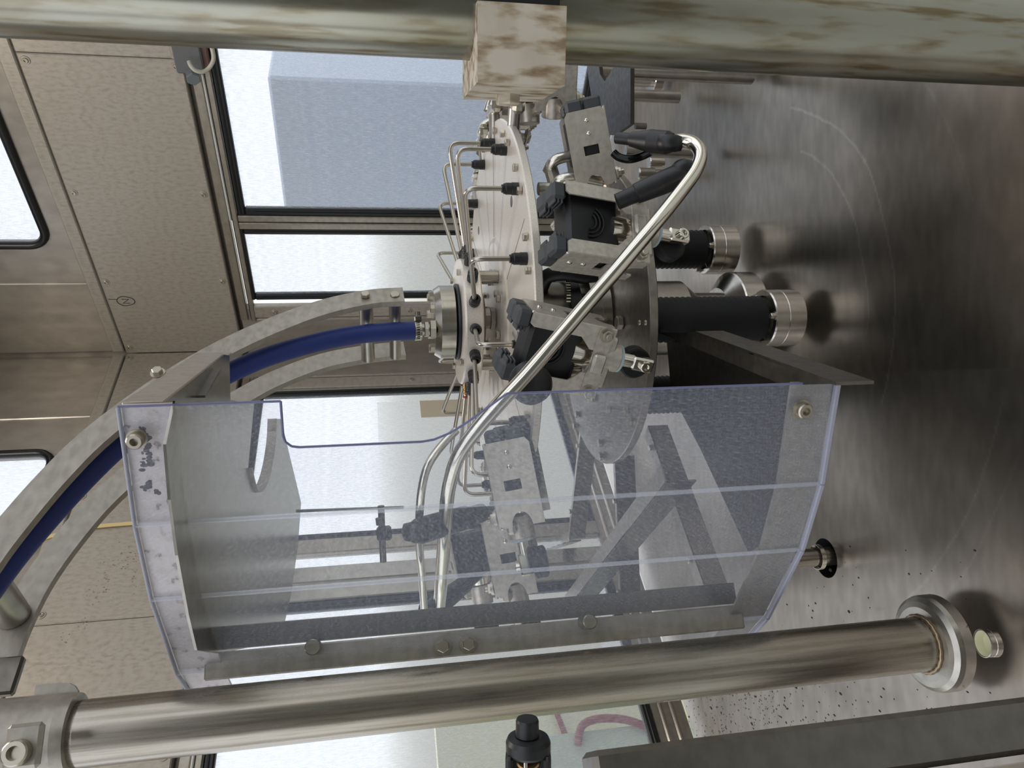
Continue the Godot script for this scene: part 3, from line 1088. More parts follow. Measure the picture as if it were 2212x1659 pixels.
	s.cyl(pol(0.10, 52, 0.475), pol(0.10, 52, 0.492), 0.010, 16, 0.001)
	part("elbow_plug", s, M.black, t)
	for k in 4:
		s = Shape.new()
		s.bolt(pol(0.098, -20.0 + 90.0 * k, 0.386), up, 0.008, 0.010, k, false)
		part("bolt", s, M.bolt, t)

	# lower plate
	t = thing("cam_plate", "lower grey round plate below the grippers, on black bellows columns", "plate", AX + up * 0.3225)
	s = Shape.new()
	s.lathe(AX, up, [[0, 0.3225], [0.3005, 0.3225], [0.302, 0.324], [0.302, 0.3365], [0.3005, 0.338], [0, 0.338]], 112)
	part("disc", s, M.lower_plate, t)
	for k in [[1345, 697, 0.0135], [1285, 860, 0.008], [1250, 895, 0.008], [1245, 920, 0.008], [1300, 957, 0.009], [1302, 985, 0.009], [1318, 885, 0.008], [1356, 888, 0.008], [1364, 910, 0.008]]:
		s = Shape.new()
		s.bolt(at_y(k[0], k[1], 0.338), up, k[2], k[2] * 0.95, k[1], false)
		part("bolt", s, M.bolt, t)
	for k in [[1382, 697], [1395, 697]]:
		s = Shape.new()
		s.lathe(at_y(k[0], k[1], 0.338), up, [[0.0045, 0], [0.0042, 0.002], [0, 0.003]], 12, true)
		part("rivet", s, M.bolt, t)

	# air tubes with push-in fittings
	var labels := {
		0: "bent steel air tube to the fitting on the front rim of the carousel plate",
		1: "steel air tube ending in the fitting above the upright gripper's grey pads",
		2: "steel air tube to the nearer of two close fittings at the plate's right tip",
		3: "steel air tube to the farther of two close fittings at the plate's right tip",
		4: "steel air tube to the lone back-edge fitting before the wide window pane",
		5: "steel air tube to the fitting on the plate's back edge before the window mullion",
		6: "steel air tube to the fitting on the plate's back edge before the narrow pane",
		7: "short steel air tube to the farthest fitting, behind the manifold disc",
		8: "steel air tube behind the manifold, first to the left of the farthest one",
		9: "steel air tube behind the manifold running before the white paper sheet, outermost loop",
		10: "steel air tube left of the manifold, second from the outermost loop",
		11: "steel air tube with a brass fitting and red ring left of the manifold",
		12: "steel air tube left of the manifold, next to the clear guard's curved edge",
		13: "long bent steel air tube left of the manifold, partly behind the clear guard",
		14: "bent steel air tube passing below the left front pillar of the manifold",
		15: "short bent steel air tube running from manifold front towards the upright gripper"}
	for k in 16:
		var a := station(k)
		t = thing("air_tube", labels[k], "air tube", pol(0.24, a, 0.60), "air tubes from the manifold to the plate")
		var am := a
		var h0 := 0.6155
		var hi := 0.648 if (k < 10) else 0.640
		s = Shape.new()
		var pth := [pol(0.128, am, h0), pol(0.16, am, h0 + 0.004)]
		pth.append_array(round_corner(pol(0.18, a, h0 + 0.008), pol(0.349, a, hi), pol(0.349, a, 0.585), 0.022, 7))
		pth.append(pol(0.349, a, 0.578))
		s.tube(pth, 0.0041, 12)
		part("pipe", s, M.tube, t)
		s = Shape.new()
		var o := pol(0.349, a, 0.558)
		s.lathe(o, up, [[0, 0], [0.0105, 0], [0.0105, 0.011], [0.0098, 0.0115], [0.0098, 0.021], [0.0088, 0.0225], [0.0088, 0.0245], [0.0068, 0.025], [0.0068, 0.028], [0.0045, 0.028]], 20)
		part("push_fitting", s, M.black, t)
		s = Shape.new()
		var od := pol(1, a, 0) - pol(0, a, 0)
		s.lathe(pol(0.1268, am, h0), od, [[0, 0], [0.0105, 0], [0.0105, 0.010], [0.0092, 0.011], [0.0092, 0.0135], [0.0102, 0.0145], [0.0102, 0.019], [0.0088, 0.021], [0.0088, 0.024], [0.0065, 0.0245], [0.0065, 0.027], [0.0043, 0.027]], 20)
		part("manifold_fitting", s, M.brass if k == 11 else M.black, t)
		if k == 11:
			s = Shape.new()
			s.lathe(pol(0.1268, am, h0), od, [[0.0045, 0.027], [0.0095, 0.027], [0.0095, 0.031], [0.0045, 0.031]], 20)
			part("red_ring", s, M.red, t)


func build_bellows() -> void:
	for k in [[Vector3(0.112, 0, -1.325), "nearer black rubber bellows column under the lower plate, on a turned steel foot", 1.0], [Vector3(0.291, 0, -1.572), "farther black rubber bellows column, right of the centre column, on a turned foot", 0.98], [Vector3(-0.035, 0, -1.60), "black rubber bellows column behind the lower guard bracket", 0.98]]:
		var o: Vector3 = k[0]
		var t := thing("bellows_column", k[1], "bellows", o, "bellows columns under the lower plate")
		var s := Shape.new()
		var pr := []
		var y := 0.066
		var i := 0
		while y < 0.320:
			pr.append([0.0385 if i % 2 == 0 else 0.0435, y])
			y += 0.0055
			i += 1
		s.lathe(o, Vector3.UP, pr, 36, true)
		part("bellows", s, M.rubber, t)
		s = Shape.new()
		s.lathe(o, Vector3.UP, [[0, 0], [0.0555, 0], [0.0555, 0.033], [0.0549, 0.034], [0.0555, 0.035], [0.0555, 0.059], [0.0540, 0.062], [0.044, 0.062]], 56)
		part("foot_ring", s, M.turned, t)
		for a in [0.0, 120.0, 240.0]:
			s = Shape.new()
			var d := Vector3(sin(deg_to_rad(a)), 0, cos(deg_to_rad(a)))
			s.bolt(o + d * 0.0475 + Vector3.UP * 0.062, Vector3.UP, 0.006, 0.009, a)
			part("clamp_bolt", s, M.bolt, t)


# ---------------------------------------------------------------- grippers
func gripper(deg: float, tilt: float, r: float, h: float, label: String, roll := 0.0, yaw := 0.0, roller_side := -1.0, roller := true, free := Transform3D()) -> void:
	var t := thing("bottle_gripper", label, "gripper", pol(r, deg, h), "bottle grippers round the carousel")
	var out := Vector3(sin(deg_to_rad(deg + yaw)), 0, cos(deg_to_rad(deg + yaw)))
	t.basis = Basis(Vector3.UP.cross(out), Vector3.UP, out)
	var loose := free != Transform3D()
	if loose:
		t.transform = free
	elif absf(deg - 31.5) < 0.1:
		t.scale = Vector3.ONE * 0.88
	var tf := Transform3D(Basis(Vector3.RIGHT, deg_to_rad(tilt)) * Basis(Vector3.BACK, deg_to_rad(roll)), Vector3.ZERO)
	var s: Shape
	for g in [-1.0, 1.0]:
		# jaw: channel of sheet steel, its side pierced by a square hole and cut by an arch below
		var side := PackedVector2Array([Vector2(-0.040, -0.045), Vector2(-0.022, -0.045)])
		for k in 9:
			var q := PI * k / 8.0
			side.append(Vector2(-0.006 - cos(q) * 0.016, -0.045 + sin(q) * 0.022))
		side.append_array(PackedVector2Array([Vector2(0.022, -0.045), Vector2(0.030, -0.040), Vector2(0.030, 0.078), Vector2(0.024, 0.086), Vector2(-0.034, 0.086), Vector2(-0.040, 0.078)]))
		var sq := PackedVector2Array([Vector2(-0.016, 0.010), Vector2(0.010, 0.010), Vector2(0.010, 0.026), Vector2(-0.016, 0.026)])
		var outline := PackedVector2Array()
		for i in side.size():
			outline.append(side[i])
			if side[i].is_equal_approx(Vector2(0.030, -0.040)):
				outline.append(Vector2(0.030, 0.0179))
				outline.append(Vector2(0.010, 0.0179))
				outline.append(Vector2(0.010, 0.010))
				outline.append(Vector2(-0.016, 0.010))
				outline.append(Vector2(-0.016, 0.026))
				outline.append(Vector2(0.010, 0.026))
				outline.append(Vector2(0.010, 0.0181))
				outline.append(Vector2(0.030, 0.0181))
		s = Shape.new()
		s.x = tf
		# local x of the outline is the gripper's depth (z), local y its height
		s.prism(outline, Transform3D(Basis(Vector3.BACK, Vector3.UP, Vector3.LEFT), Vector3(g * 0.0535 + 0.0015, 0, 0)), 0.003)
		s.prism(PackedVector2Array([Vector2(g * 0.0535, -0.045), Vector2(g * 0.018, -0.045), Vector2(g * 0.018, -0.012), Vector2(g * 0.034, 0.006), Vector2(g * 0.034, 0.080), Vector2(g * 0.038, 0.086), Vector2(g * 0.0535, 0.086)]), Transform3D(Basis(), Vector3(0, 0, 0.0285)), 0.003)
		s.tube([Vector3(g * 0.0525, -0.045, 0.029), Vector3(g * 0.0525, 0.085, 0.029)], 0.0026, 10)
		part("jaw", s, M.jaw, t, true)
		for yy in [0.068, 0.046]:
			s = Shape.new()
			s.x = tf
			s.lathe(Vector3(g * 0.055, yy, -0.003), Vector3(g, 0, 0), [[0.004, 0], [0.0038, 0.0015], [0.002, 0.0028], [0, 0.003]], 12, true)
			part("rivet", s, M.bright, t, true)
		for zz in [0.012, -0.020]:
			s = Shape.new()
			s.x = tf
			s.box(Vector3(g * 0.041, 0.094, zz), Vector3(0.026, 0.022, 0.029), Basis(Vector3.RIGHT, 0.0), 0.004)
			for k in 3:
				s.box(Vector3(g * 0.0255, 0.089 + 0.0055 * k, zz), Vector3(0.007, 0.003, 0.022), Basis(), 0.0008)
			part("rubber_pad", s, M.pad, t, true)
	s = Shape.new()
	s.x = tf
	s.box(Vector3(0, 0.035, -0.010), Vector3(0.098, 0.085, 0.050), Basis(), 0.006)
	part("black_insert", s, M.black, t, true)
	for k in 3:
		s = Shape.new()
		s.x = tf
		var pth := []
		for i in 11:
			var q := PI * (0.95 + 0.9 * i / 10.0)
			pth.append(Vector3(0.004 + cos(q) * (0.012 + 0.006 * k), 0.042 + sin(q) * (0.010 + 0.006 * k), 0.017))
		s.tube(pth, 0.0018, 6)
		part("rib", s, M.rubber, t, true)
	s = Shape.new()
	s.x = tf
	s.lathe(Vector3(0.004, -0.03, -0.002), Vector3.UP, [[0, 0], [0.020, 0], [0.0225, 0.012], [0.0225, 0.034], [0.0, 0.034]], 28)
	part("sleeve", s, M.bright, t, true)
	s = Shape.new()
	s.x = tf
	s.prism(rounded(-0.056, -0.040, 0.056, -0.018, 0.010), Transform3D(Basis(), Vector3(0, 0, 0.032)), 0.0035)
	s.box(Vector3(0, -0.029, 0.0385), Vector3(0.03, 0.02, 0.008), Basis(), 0.003)
	part("pivot_strip", s, M.jaw, t, true)
	for g in [-1.0, 1.0]:
		s = Shape.new()
		s.x = tf
		s.nut(Vector3(g * 0.045, -0.029, 0.0355), Vector3.BACK, 0.0085, 0.007, 0.3 * g)
		part("nut", s, M.bolt, t, true)
	s = Shape.new()
	s.x = tf
	s.cyl(Vector3(0.006, -0.034, 0.006), Vector3(0.006, -0.070, 0.006), 0.0215, 26, 0.001)
	s.box(Vector3(0.0, -0.050, 0.016), Vector3(0.080, 0.018, 0.014), Basis(), 0.004)
	part("pivot_block", s, M.jaw, t, true)
	if roller:
		s = Shape.new()
		s.x = tf
		s.lathe(Vector3(0.006, -0.070, 0.006), Vector3.DOWN, [[0, 0], [0.021, 0], [0.021, 0.004], [0.016, 0.004], [0.0155, 0.0055], [0, 0.0055]], 28)
		part("bearing_seal", s, M.seal, t, true)
		s = Shape.new()
		s.x = tf
		s.cyl(Vector3(0.006, -0.070, 0.006), Vector3(0.006, -0.128, 0.006), 0.0105, 20, 0.001)
		s.box(Vector3(0.006, -0.112, 0.010), Vector3(0.021, 0.036, 0.016), Basis(), 0.003)
		part("roller_stem", s, M.bright, t, true)
		s = Shape.new()
		s.x = tf
		var rc := Vector3(0.006 + 0.006 * roller_side, -0.112, -0.014)
		s.lathe(rc - Vector3(0, 0, 0.011), Vector3.BACK, [[0, 0], [0.022, 0], [0.0245, 0.002], [0.0245, 0.009], [0.0238, 0.010], [0.0245, 0.011], [0.0245, 0.018], [0.022, 0.020], [0, 0.020]], 36)
		part("cam_roller", s, M.rubber, t, true)
		s = Shape.new()
		s.x = tf
		s.cap_screw(Vector3(0.006, -0.114, 0.018), Vector3.BACK, 0.0085, 0.007)
		part("roller_screw", s, M.bright, t, true)
		s = Shape.new()
		s.x = tf
		s.cap_screw(Vector3(0.012, -0.062, 0.017), Vector3.BACK, 0.006, 0.006)
		part("clamp_screw", s, M.bolt, t, true)
	if loose:
		return
	# hinge bracket: cast arm towards the carousel plate, not tilted
	s = Shape.new()
	var back := -(r - 0.375)
	s.tube(smooth_path([Vector3(0.028, 0.07, -0.045), Vector3(0.030, 0.058, -0.020), Vector3(0.034, 0.02, -0.012), Vector3(0.036, -0.02, -0.018)], 5), 0.010, 12, true, false)
	s.tube(smooth_path([Vector3(-0.028, 0.07, -0.045), Vector3(-0.030, 0.058, -0.020), Vector3(-0.034, 0.02, -0.012), Vector3(-0.036, -0.02, -0.018)], 5), 0.010, 12, true, false)
	s.box(Vector3(0, 0.062, -0.044), Vector3(0.086, 0.022, 0.026), Basis(), 0.006)
	part("cast_bracket", s, M.cast, t, true)
	for g in [-1.0, 1.0]:
		s = Shape.new()
		s.bolt(Vector3(g * 0.036, 0.062, -0.033), Vector3(g * 0.5, 0, 1), 0.0088, 0.009, 0.4, true)
		part("bracket_bolt", s, M.bolt, t, true)
	s = Shape.new()
	s.cyl(Vector3(0, 0.062, -0.055), Vector3(0, 0.062, back - 0.02), 0.011, 18)
	s.cyl(Vector3(0, 0.050, back - 0.012), Vector3(0, 0.542 - h, back - 0.012), 0.012, 18, 0.001)
	part("carrier_pin", s, M.steel, t, true)


func sleeve(a: Vector3, b: Vector3, r0: float, r1: float, label: String) -> void:
	var t := thing("rail_holder", label, "holder", (a + b) * 0.5, "black rail holders")
	var s := Shape.new()
	var l := a.distance_to(b)
	s.lathe(a, b - a, [[0, 0], [r0, 0], [r0 * 1.05, l * 0.26], [r0 * 1.25, l * 0.27], [r1, l * 0.62], [r1, l * 0.92], [r1 * 0.8, l], [0, l]], 22)
	part("sleeve", s, M.black, t)
	s = Shape.new()
	var d := (b - a).normalized()
	var sd := d.cross(Vector3.UP).normalized()
	var c := a + d * l * 0.95
	s.lathe(c - sd * 0.012, sd, [[0.010, 0], [r1 * 1.1, 0.002], [r1 * 1.25, 0.012], [r1 * 1.1, 0.022], [0.010, 0.024]], 22, true)
	part("grip_ring", s, M.black, t)


func build_grippers() -> void:
	gripper(11.5, 12.0, 0.455, 0.452, "upright open gripper with grey pads right of centre, nearest the bent bright rail", -3.0)
	gripper(31.5, 74.0, 0.425, 0.452, "gripper tipped outwards showing a flat side with two rivets and a slot", -36.0, 8.0, -1.0, false)
	gripper(57.5, 86.0, 0.475, 0.485, "tipped gripper half hidden behind the dirty clamp block", 0.0, 0.0, -1.0, false)
	gripper(80.0, 88.0, 0.46, 0.495, "tipped gripper at the far right tip of the carousel plate", 0.0, 0.0, -1.0, false)
	gripper(102.5, 88.0, 0.45, 0.495, "gripper at the back right, only its bracket seen before the blue pane", 0.0, 0.0, -1.0, false)
	gripper(-11.0, 4.0, 0.445, 0.515, "open gripper with a steel stem and black wheel, just right of the clear guard", -14.0, -12.0, -1.0)
	var far := ["first", "second", "third", "fourth", "fifth", "sixth"]
	for k in 6:
		gripper(125.0 + 22.5 * k, 88.0, 0.45, 0.49, "tipped gripper mostly hidden behind the carousel plate, %s beyond the one before the blue pane" % far[k], 0.0, 0.0, -1.0, false)
	var yl := Vector3(0.98, 0.16, -0.05).normalized()
	var xl := Vector3(0, 0.3, 0.95)
	xl = (xl - yl * xl.dot(yl)).normalized()
	var b := Basis(xl, yl, xl.cross(yl))
	gripper(-33.5, 0, 0, 0, "upper gripper behind the clear guard, its slotted face toward the camera", 0, 0, 1, true, Transform3D(b, at_d(1118, 1062, 1.17)))
	gripper(-56.0, 0, 0, 0, "lower gripper behind the clear guard, crossed by the vertical bend line", 0, 0, 1, true, Transform3D(b, at_d(1108, 1212, 1.27)))
	gripper(-78.5, 0, 0, 0, "farther gripper behind the clear guard, showing its open side beside the lower gripper", 0, 0, 1, true, Transform3D(b * Basis(Vector3.UP, -1.2), at_d(1036, 1226, 1.52)))


func build_rail() -> void:
	var t := thing("guide_rail", "polished bent tube crossing diagonally in front of the grippers and behind the guard", "rail", at_cyl(1200, 735, 0.57))
	var s := Shape.new()
	var p := []
	for k in [[1448, 308, 0.545], [1475, 303, 0.55], [1500, 311, 0.555], [1513, 332, 0.56], [1506, 362, 0.563], [1480, 402, 0.565], [1420, 478, 0.57], [1350, 562, 0.57], [1270, 655, 0.57], [1200, 737, 0.57], [1135, 812, 0.57], [1080, 870, 0.57], [1028, 930, 0.57], [990, 985, 0.57], [970, 1050, 0.57], [962, 1120, 0.57], [957, 1200, 0.57], [952, 1270, 0.575], [946, 1345, 0.59]]:
		p.append(at_cyl(k[0], k[1], k[2]))
	s.tube(smooth_path(p, 6), 0.0098, 20)
	part("tube", s, M.bright, t)
	t = thing("inner_guide_rod", "thin curved steel rod behind the guard, left of the thick guide rail", "rod", at_cyl(905, 1180, 0.6))
	s = Shape.new()
	p = []
	for k in [[985, 930, 0.52], [952, 965, 0.54], [925, 1005, 0.56], [912, 1050, 0.57], [906, 1110, 0.575], [906, 1180, 0.58], [912, 1250, 0.585], [918, 1345, 0.60]]:
		p.append(at_cyl(k[0], k[1], k[2]))
	s.tube(smooth_path(p, 6), 0.0056, 14)
	part("rod", s, M.bright, t)
	sleeve(at_cyl(1332, 298, 0.50), at_cyl(1452, 309, 0.545), 0.0085, 0.0165, "black rubber holder gripping the end of the bright bent rail at the right")
	sleeve(at_cyl(1333, 436, 0.515), at_cyl(1485, 372, 0.55), 0.0115, 0.0165, "black holder below the rail end, reaching down from the upright gripper")
	sleeve(at_cyl(1040, 1108, 0.50), at_cyl(895, 1150, 0.60), 0.014, 0.018, "upper dark rail holder behind the clear guard")
	sleeve(at_cyl(1030, 1240, 0.50), at_cyl(925, 1325, 0.585), 0.012, 0.017, "lower dark rail holder behind the clear guard")
	var c := at_cyl(1122, 822, 0.53)
	t = thing("rail_holder", "round black rail holder hugging the diagonal rail beside the guard's edge", "holder", c, "black rail holders")
	s = Shape.new()
	s.lathe(c + Vector3(-0.006, -0.014, -0.012), Vector3(0.25, -0.2, 1), [[0, 0], [0.026, 0], [0.030, 0.004], [0.030, 0.016], [0.022, 0.026], [0, 0.028]], 28, true)
	s.box(c + Vector3(-0.004, -0.02, -0.014), Vector3(0.05, 0.035, 0.02), Basis(Vector3.BACK, 0.7), 0.006)
	part("body", s, M.black, t)
	# short black loop and arm near the tipped gripper
	t = thing("tension_spring_loop", "glossy dark bent rod beneath the tipped gripper at the right", "rod", at_cyl(1365, 340, 0.5))
	s = Shape.new()
	p = []
	for k in [[1325, 330, 0.49], [1338, 340, 0.49], [1360, 344, 0.495], [1385, 338, 0.50], [1405, 328, 0.51]]:
		p.append(at_cyl(k[0], k[1], k[2]))
	s.tube(smooth_path(p, 5), 0.0062, 12)
	part("rod", s, mat(Color(0.12, 0.12, 0.12), 0.12, 0.8), t)


# ---------------------------------------------------------------- the clear guard and its frame
const GA := [-11.8, -23.2, -32.2, -45.2, -54.0]

func gpt(i: int, h: float, r := 0.69) -> Vector3:
	return pol(r, GA[i], h)

func poly_at(pts: Array, h: float) -> PackedVector2Array:
	var p := PackedVector2Array()
	for k in pts:
		var q := at_y(k[0], k[1], h)
		p.append(Vector2(q.x, -q.z))
	return p

func slab(s: Shape, p: PackedVector2Array, h: float, thick: float) -> void:
	s.prism(p, Transform3D(Basis(Vector3.RIGHT, -PI / 2), Vector3(0, h - thick, 0)), thick)

func build_guard() -> void:
	var t := thing("clear_guard", "clear scratched plastic guard bent in facets around the carousel, on steel flanges", "guard", pol(0.69, -25, 0.24))
	var s := Shape.new()
	var top := 1.064
	var low := 0.239
	for i in 4:
		s = Shape.new()
		var a := gpt(i, 0)
		var b := gpt(i + 1, 0)
		var w := a.distance_to(b)
		var d := (b - a).normalized()
		var poly := PackedVector2Array()
		if i == 0:
			poly = PackedVector2Array([Vector2(0, low), Vector2(w, low), Vector2(w, top), Vector2(0, top), Vector2(0, 0.902), Vector2(0.040, 0.902), Vector2(0.047, 0.900), Vector2(0.0525, 0.894), Vector2(0.054, 0.886), Vector2(0.054, 0.752), Vector2(0.052, 0.738), Vector2(0.045, 0.720), Vector2(0.034, 0.702), Vector2(0.0, 0.655)])
		else:
			poly = PackedVector2Array([Vector2(0, low), Vector2(w, low), Vector2(w, top), Vector2(0, top)])
		s.prism(poly, Transform3D(Basis(d, Vector3.UP, d.cross(Vector3.UP)), a), 0.006)
		part("acrylic_facet", s, M.acrylic, t)
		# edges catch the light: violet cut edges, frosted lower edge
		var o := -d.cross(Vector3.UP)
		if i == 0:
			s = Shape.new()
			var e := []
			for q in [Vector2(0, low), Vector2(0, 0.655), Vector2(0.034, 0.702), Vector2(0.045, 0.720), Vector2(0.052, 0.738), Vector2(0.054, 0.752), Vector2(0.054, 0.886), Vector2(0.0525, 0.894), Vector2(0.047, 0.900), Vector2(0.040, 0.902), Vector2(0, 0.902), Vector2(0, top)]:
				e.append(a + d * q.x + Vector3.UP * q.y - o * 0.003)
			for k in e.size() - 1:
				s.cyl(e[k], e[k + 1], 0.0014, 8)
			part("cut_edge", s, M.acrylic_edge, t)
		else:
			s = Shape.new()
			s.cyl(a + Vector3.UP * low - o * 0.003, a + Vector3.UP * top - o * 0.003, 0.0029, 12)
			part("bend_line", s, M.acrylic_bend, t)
		s = Shape.new()
		s.box((a + b) * 0.5 + Vector3.UP * (low + 0.001) - o * 0.003, Vector3(w, 0.007, 0.0075), Basis(d, Vector3.UP, d.cross(Vector3.UP)), 0.0015)
		part("lower_edge", s, M.frost, t)
		s = Shape.new()
		s.box((a + b) * 0.5 + Vector3.UP * top - o * 0.003, Vector3(w, 0.003, 0.0065), Basis(d, Vector3.UP, d.cross(Vector3.UP)), 0.0008)
		part("upper_edge", s, M.frost, t)
		# rims the sheet is screwed to
		var ra := gpt(i, 0, 0.681)
		var rb := gpt(i + 1, 0, 0.681)
		s = Shape.new()
		s.box((ra + rb) * 0.5 + Vector3.UP * 1.036, Vector3(w, 0.052, 0.004), Basis(d, Vector3.UP, d.cross(Vector3.UP)))
		part("upper_rim", s, M.rim_top, t)
		s = Shape.new()
		s.box((ra + rb) * 0.5 + Vector3.UP * 0.272, Vector3(w, 0.056, 0.004), Basis(d, Vector3.UP, d.cross(Vector3.UP)))
		part("lower_rim", s, M.arm, t)
	for k in [[1731, 884, 0.01], [296, 948, 0.0085]]:
		s = Shape.new()
		var q := at_cyl(k[0], k[1], 0.692)
		var n := (q - AX)
		n.y = 0
		s.lathe(q, n, [[0, 0], [k[2] * 1.25, 0], [k[2] * 1.25, 0.002], [k[2], 0.002], [k[2], 0.010], [k[2] * 0.85, 0.0115], [k[2] * 0.5, 0.0115], [k[2] * 0.45, 0.005], [0, 0.005]], 22)
		part("socket_screw", s, M.bolt, t)
	# roof plate of the guard and its arm
	s = Shape.new()
	slab(s, poly_at([[372, 866], [492, 864], [545, 873], [532, 1010], [540, 1046], [552, 1064], [566, 1050], [580, 1000], [588, 940], [588, 905], [604, 905], [622, 980], [648, 1086], [641, 1180], [625, 1290], [602, 1385], [470, 1412], [420, 1405], [402, 1330], [378, 1200], [362, 1080], [352, 960]], 1.012), 1.012, 0.003)
	part("roof_plate", s, M.dark_roof, t)
	s = Shape.new()
	var lip := []
	for k in [[588, 905], [586, 950], [578, 1005], [566, 1046], [552, 1062], [541, 1047], [533, 1012]]:
		lip.append(at_y(k[0], k[1], 1.012))
	s.bar(smooth_path(lip, 3), Vector3.UP, 0.003, 0.018)
	part("hole_lip", s, M.arm, t)
	var f0 := at_y(478, 764, 1.03)
	var f1 := gpt(0, 1.03, 0.672)
	var fd := (f1 - f0)
	fd.y = 0
	var fn := fd.normalized().cross(Vector3.UP)
	s = Shape.new()
	s.box((f0 + f1) * 0.5 + Vector3.UP * 0.010, Vector3(fd.length(), 0.050, 0.004), Basis(fd.normalized(), Vector3.UP, fn), 0.001)
	part("bracket_flange", s, M.wall, t)
	s = Shape.new()
	slab(s, poly_at([[480, 766], [491, 768], [493, 864], [372, 866], [350, 868]], 1.012), 1.012, 0.003)
	part("bracket_web", s, M.dark_roof, t)
	s = Shape.new()
	s.box(at_y(452, 826, 1.004), Vector3(0.003, 0.010, 0.10), Basis(Vector3.UP, -0.35))
	part("web_rib", s, M.dark_steel, t)
	# lower bracket and shelf
	s = Shape.new()
	slab(s, poly_at([[1420, 718], [1502, 718], [1808, 829], [1692, 832]], 0.288), 0.288, 0.004)
	part("bracket_top", s, M.dark_steel, t)
	s = Shape.new()
	var b0 := at_y(1502, 718, 0.288)
	var b1 := at_y(1806, 829, 0.288)
	var bd := b1 - b0
	s.box((b0 + b1) * 0.5 - Vector3.UP * 0.024, Vector3(bd.length(), 0.048, 0.004), Basis(bd.normalized(), Vector3.UP, bd.normalized().cross(Vector3.UP)))
	part("bracket_side", s, M.dark_steel, t)
	s = Shape.new()
	slab(s, poly_at([[1440, 735], [1520, 745], [1735, 842], [1722, 940], [1700, 1040], [1660, 1165], [1616, 1192], [1512, 968], [1450, 850]], 0.244), 0.244, 0.004)
	part("shelf_plate", s, M.blackened, t)
	# upright inner support bar with spacers
	var p := at_d(1000, 1375, 1.02)
	p.y = 0
	var v := Vector3(p.x, 0, p.z).normalized()
	var sd := v.cross(Vector3.UP)
	s = Shape.new()
	s.box(p + Vector3.UP * 0.655 - sd * 0.008, Vector3(0.034, 0.75, 0.005), Basis(sd, Vector3.UP, sd.cross(Vector3.UP)), 0.002)
	part("support_bar", s, M.arm, t)
	s = Shape.new()
	s.box(p + Vector3.UP * 0.655 + sd * 0.026 + v * 0.012, Vector3(0.030, 0.75, 0.005), Basis(sd, Vector3.UP, sd.cross(Vector3.UP)), 0.001)
	part("support_bar_side", s, M.dark_steel, t)
	for k in [680.0, 1262.0]:
		var y := at_plane(k, 1400.0 - (k - 680.0) * 0.085, p, v).y
		s = Shape.new()
		s.cyl(p + Vector3.UP * y + sd * 0.004, p + Vector3.UP * y - v * 0.035 + sd * 0.004, 0.010, 20, 0.001)
		part("spacer", s, M.steel, t)
	for k in [955.0, 1010.0]:
		s = Shape.new()
		var y := at_plane(k, 1384.0, p, v).y
		s.bolt(p + Vector3.UP * y - v * 0.003 - sd * 0.010, -v, 0.009, 0.01, 0.0, true)
		part("bolt", s, M.bolt, t)


func frame_bar(called: String, label: String, x0: float, y0: float, x1: float, y1: float, h: float, w: float, high: float, bolts: Array) -> void:
	var a := at_y(x0, y0, h)
	var b := at_y(x1, y1, h)
	var t := thing(called, label, "bar", (a + b) * 0.5 - Vector3(0, high, 0), "steel bars below the guard")
	var d := (b - a).normalized()
	var s := Shape.new()
	s.box((a + b) * 0.5 - Vector3.UP * 0.002, Vector3(a.distance_to(b), 0.004, w), Basis(d, Vector3.UP, d.cross(Vector3.UP)), 0.001)
	part("top_flange", s, M.arm, t)
	s = Shape.new()
	var n := d.cross(Vector3.UP)
	if n.z < 0:
		n = -n
	s.box((a + b) * 0.5 - Vector3.UP * high * 0.5 + n * (w * 0.5 - 0.002), Vector3(a.distance_to(b), high, 0.004), Basis(d, Vector3.UP, d.cross(Vector3.UP)), 0.001)
	part("side_flange", s, M.dark_steel, t)
	for f in bolts:
		s = Shape.new()
		s.bolt(a.lerp(b, f), Vector3.UP, 0.007, 0.007, f, false)
		part("bolt", s, M.bolt, t)

func build_frame_bars() -> void:
	frame_bar("frame_bar", "angle bar slanting from the cam plate's rim to the guard's lower corner", 1395, 930, 1522, 1294, 0.235, 0.034, 0.045, [0.12, 0.8])
	frame_bar("frame_bar", "angle bar crossing diagonally over the others below the guard", 1432, 1022, 1208, 1320, 0.30, 0.038, 0.06, [])
	frame_bar("frame_bar", "angle bar running straight back from under the cam plate's left tip", 1326, 985, 1340, 1312, 0.235, 0.018, 0.05, [0.3, 0.9])
	frame_bar("frame_bar", "short angle bar left of the cam plate, nearest the grippers", 1254, 925, 1228, 1160, 0.235, 0.018, 0.05, [0.15, 0.75])
	frame_bar("frame_bar", "stub bar joining the short bar's end towards the left window", 1228, 1160, 1160, 1185, 0.225, 0.03, 0.04, [])


# ---------------------------------------------------------------- small things on the table
func stub(called: String, label: String, at: Vector3, prof: Array, m: Material) -> void:
	var t := thing(called, label, "post", at, "short posts at the back right of the table")
	var s := Shape.new()
	s.lathe(at, Vector3.UP, prof, 28)
	part("body", s, m, t)

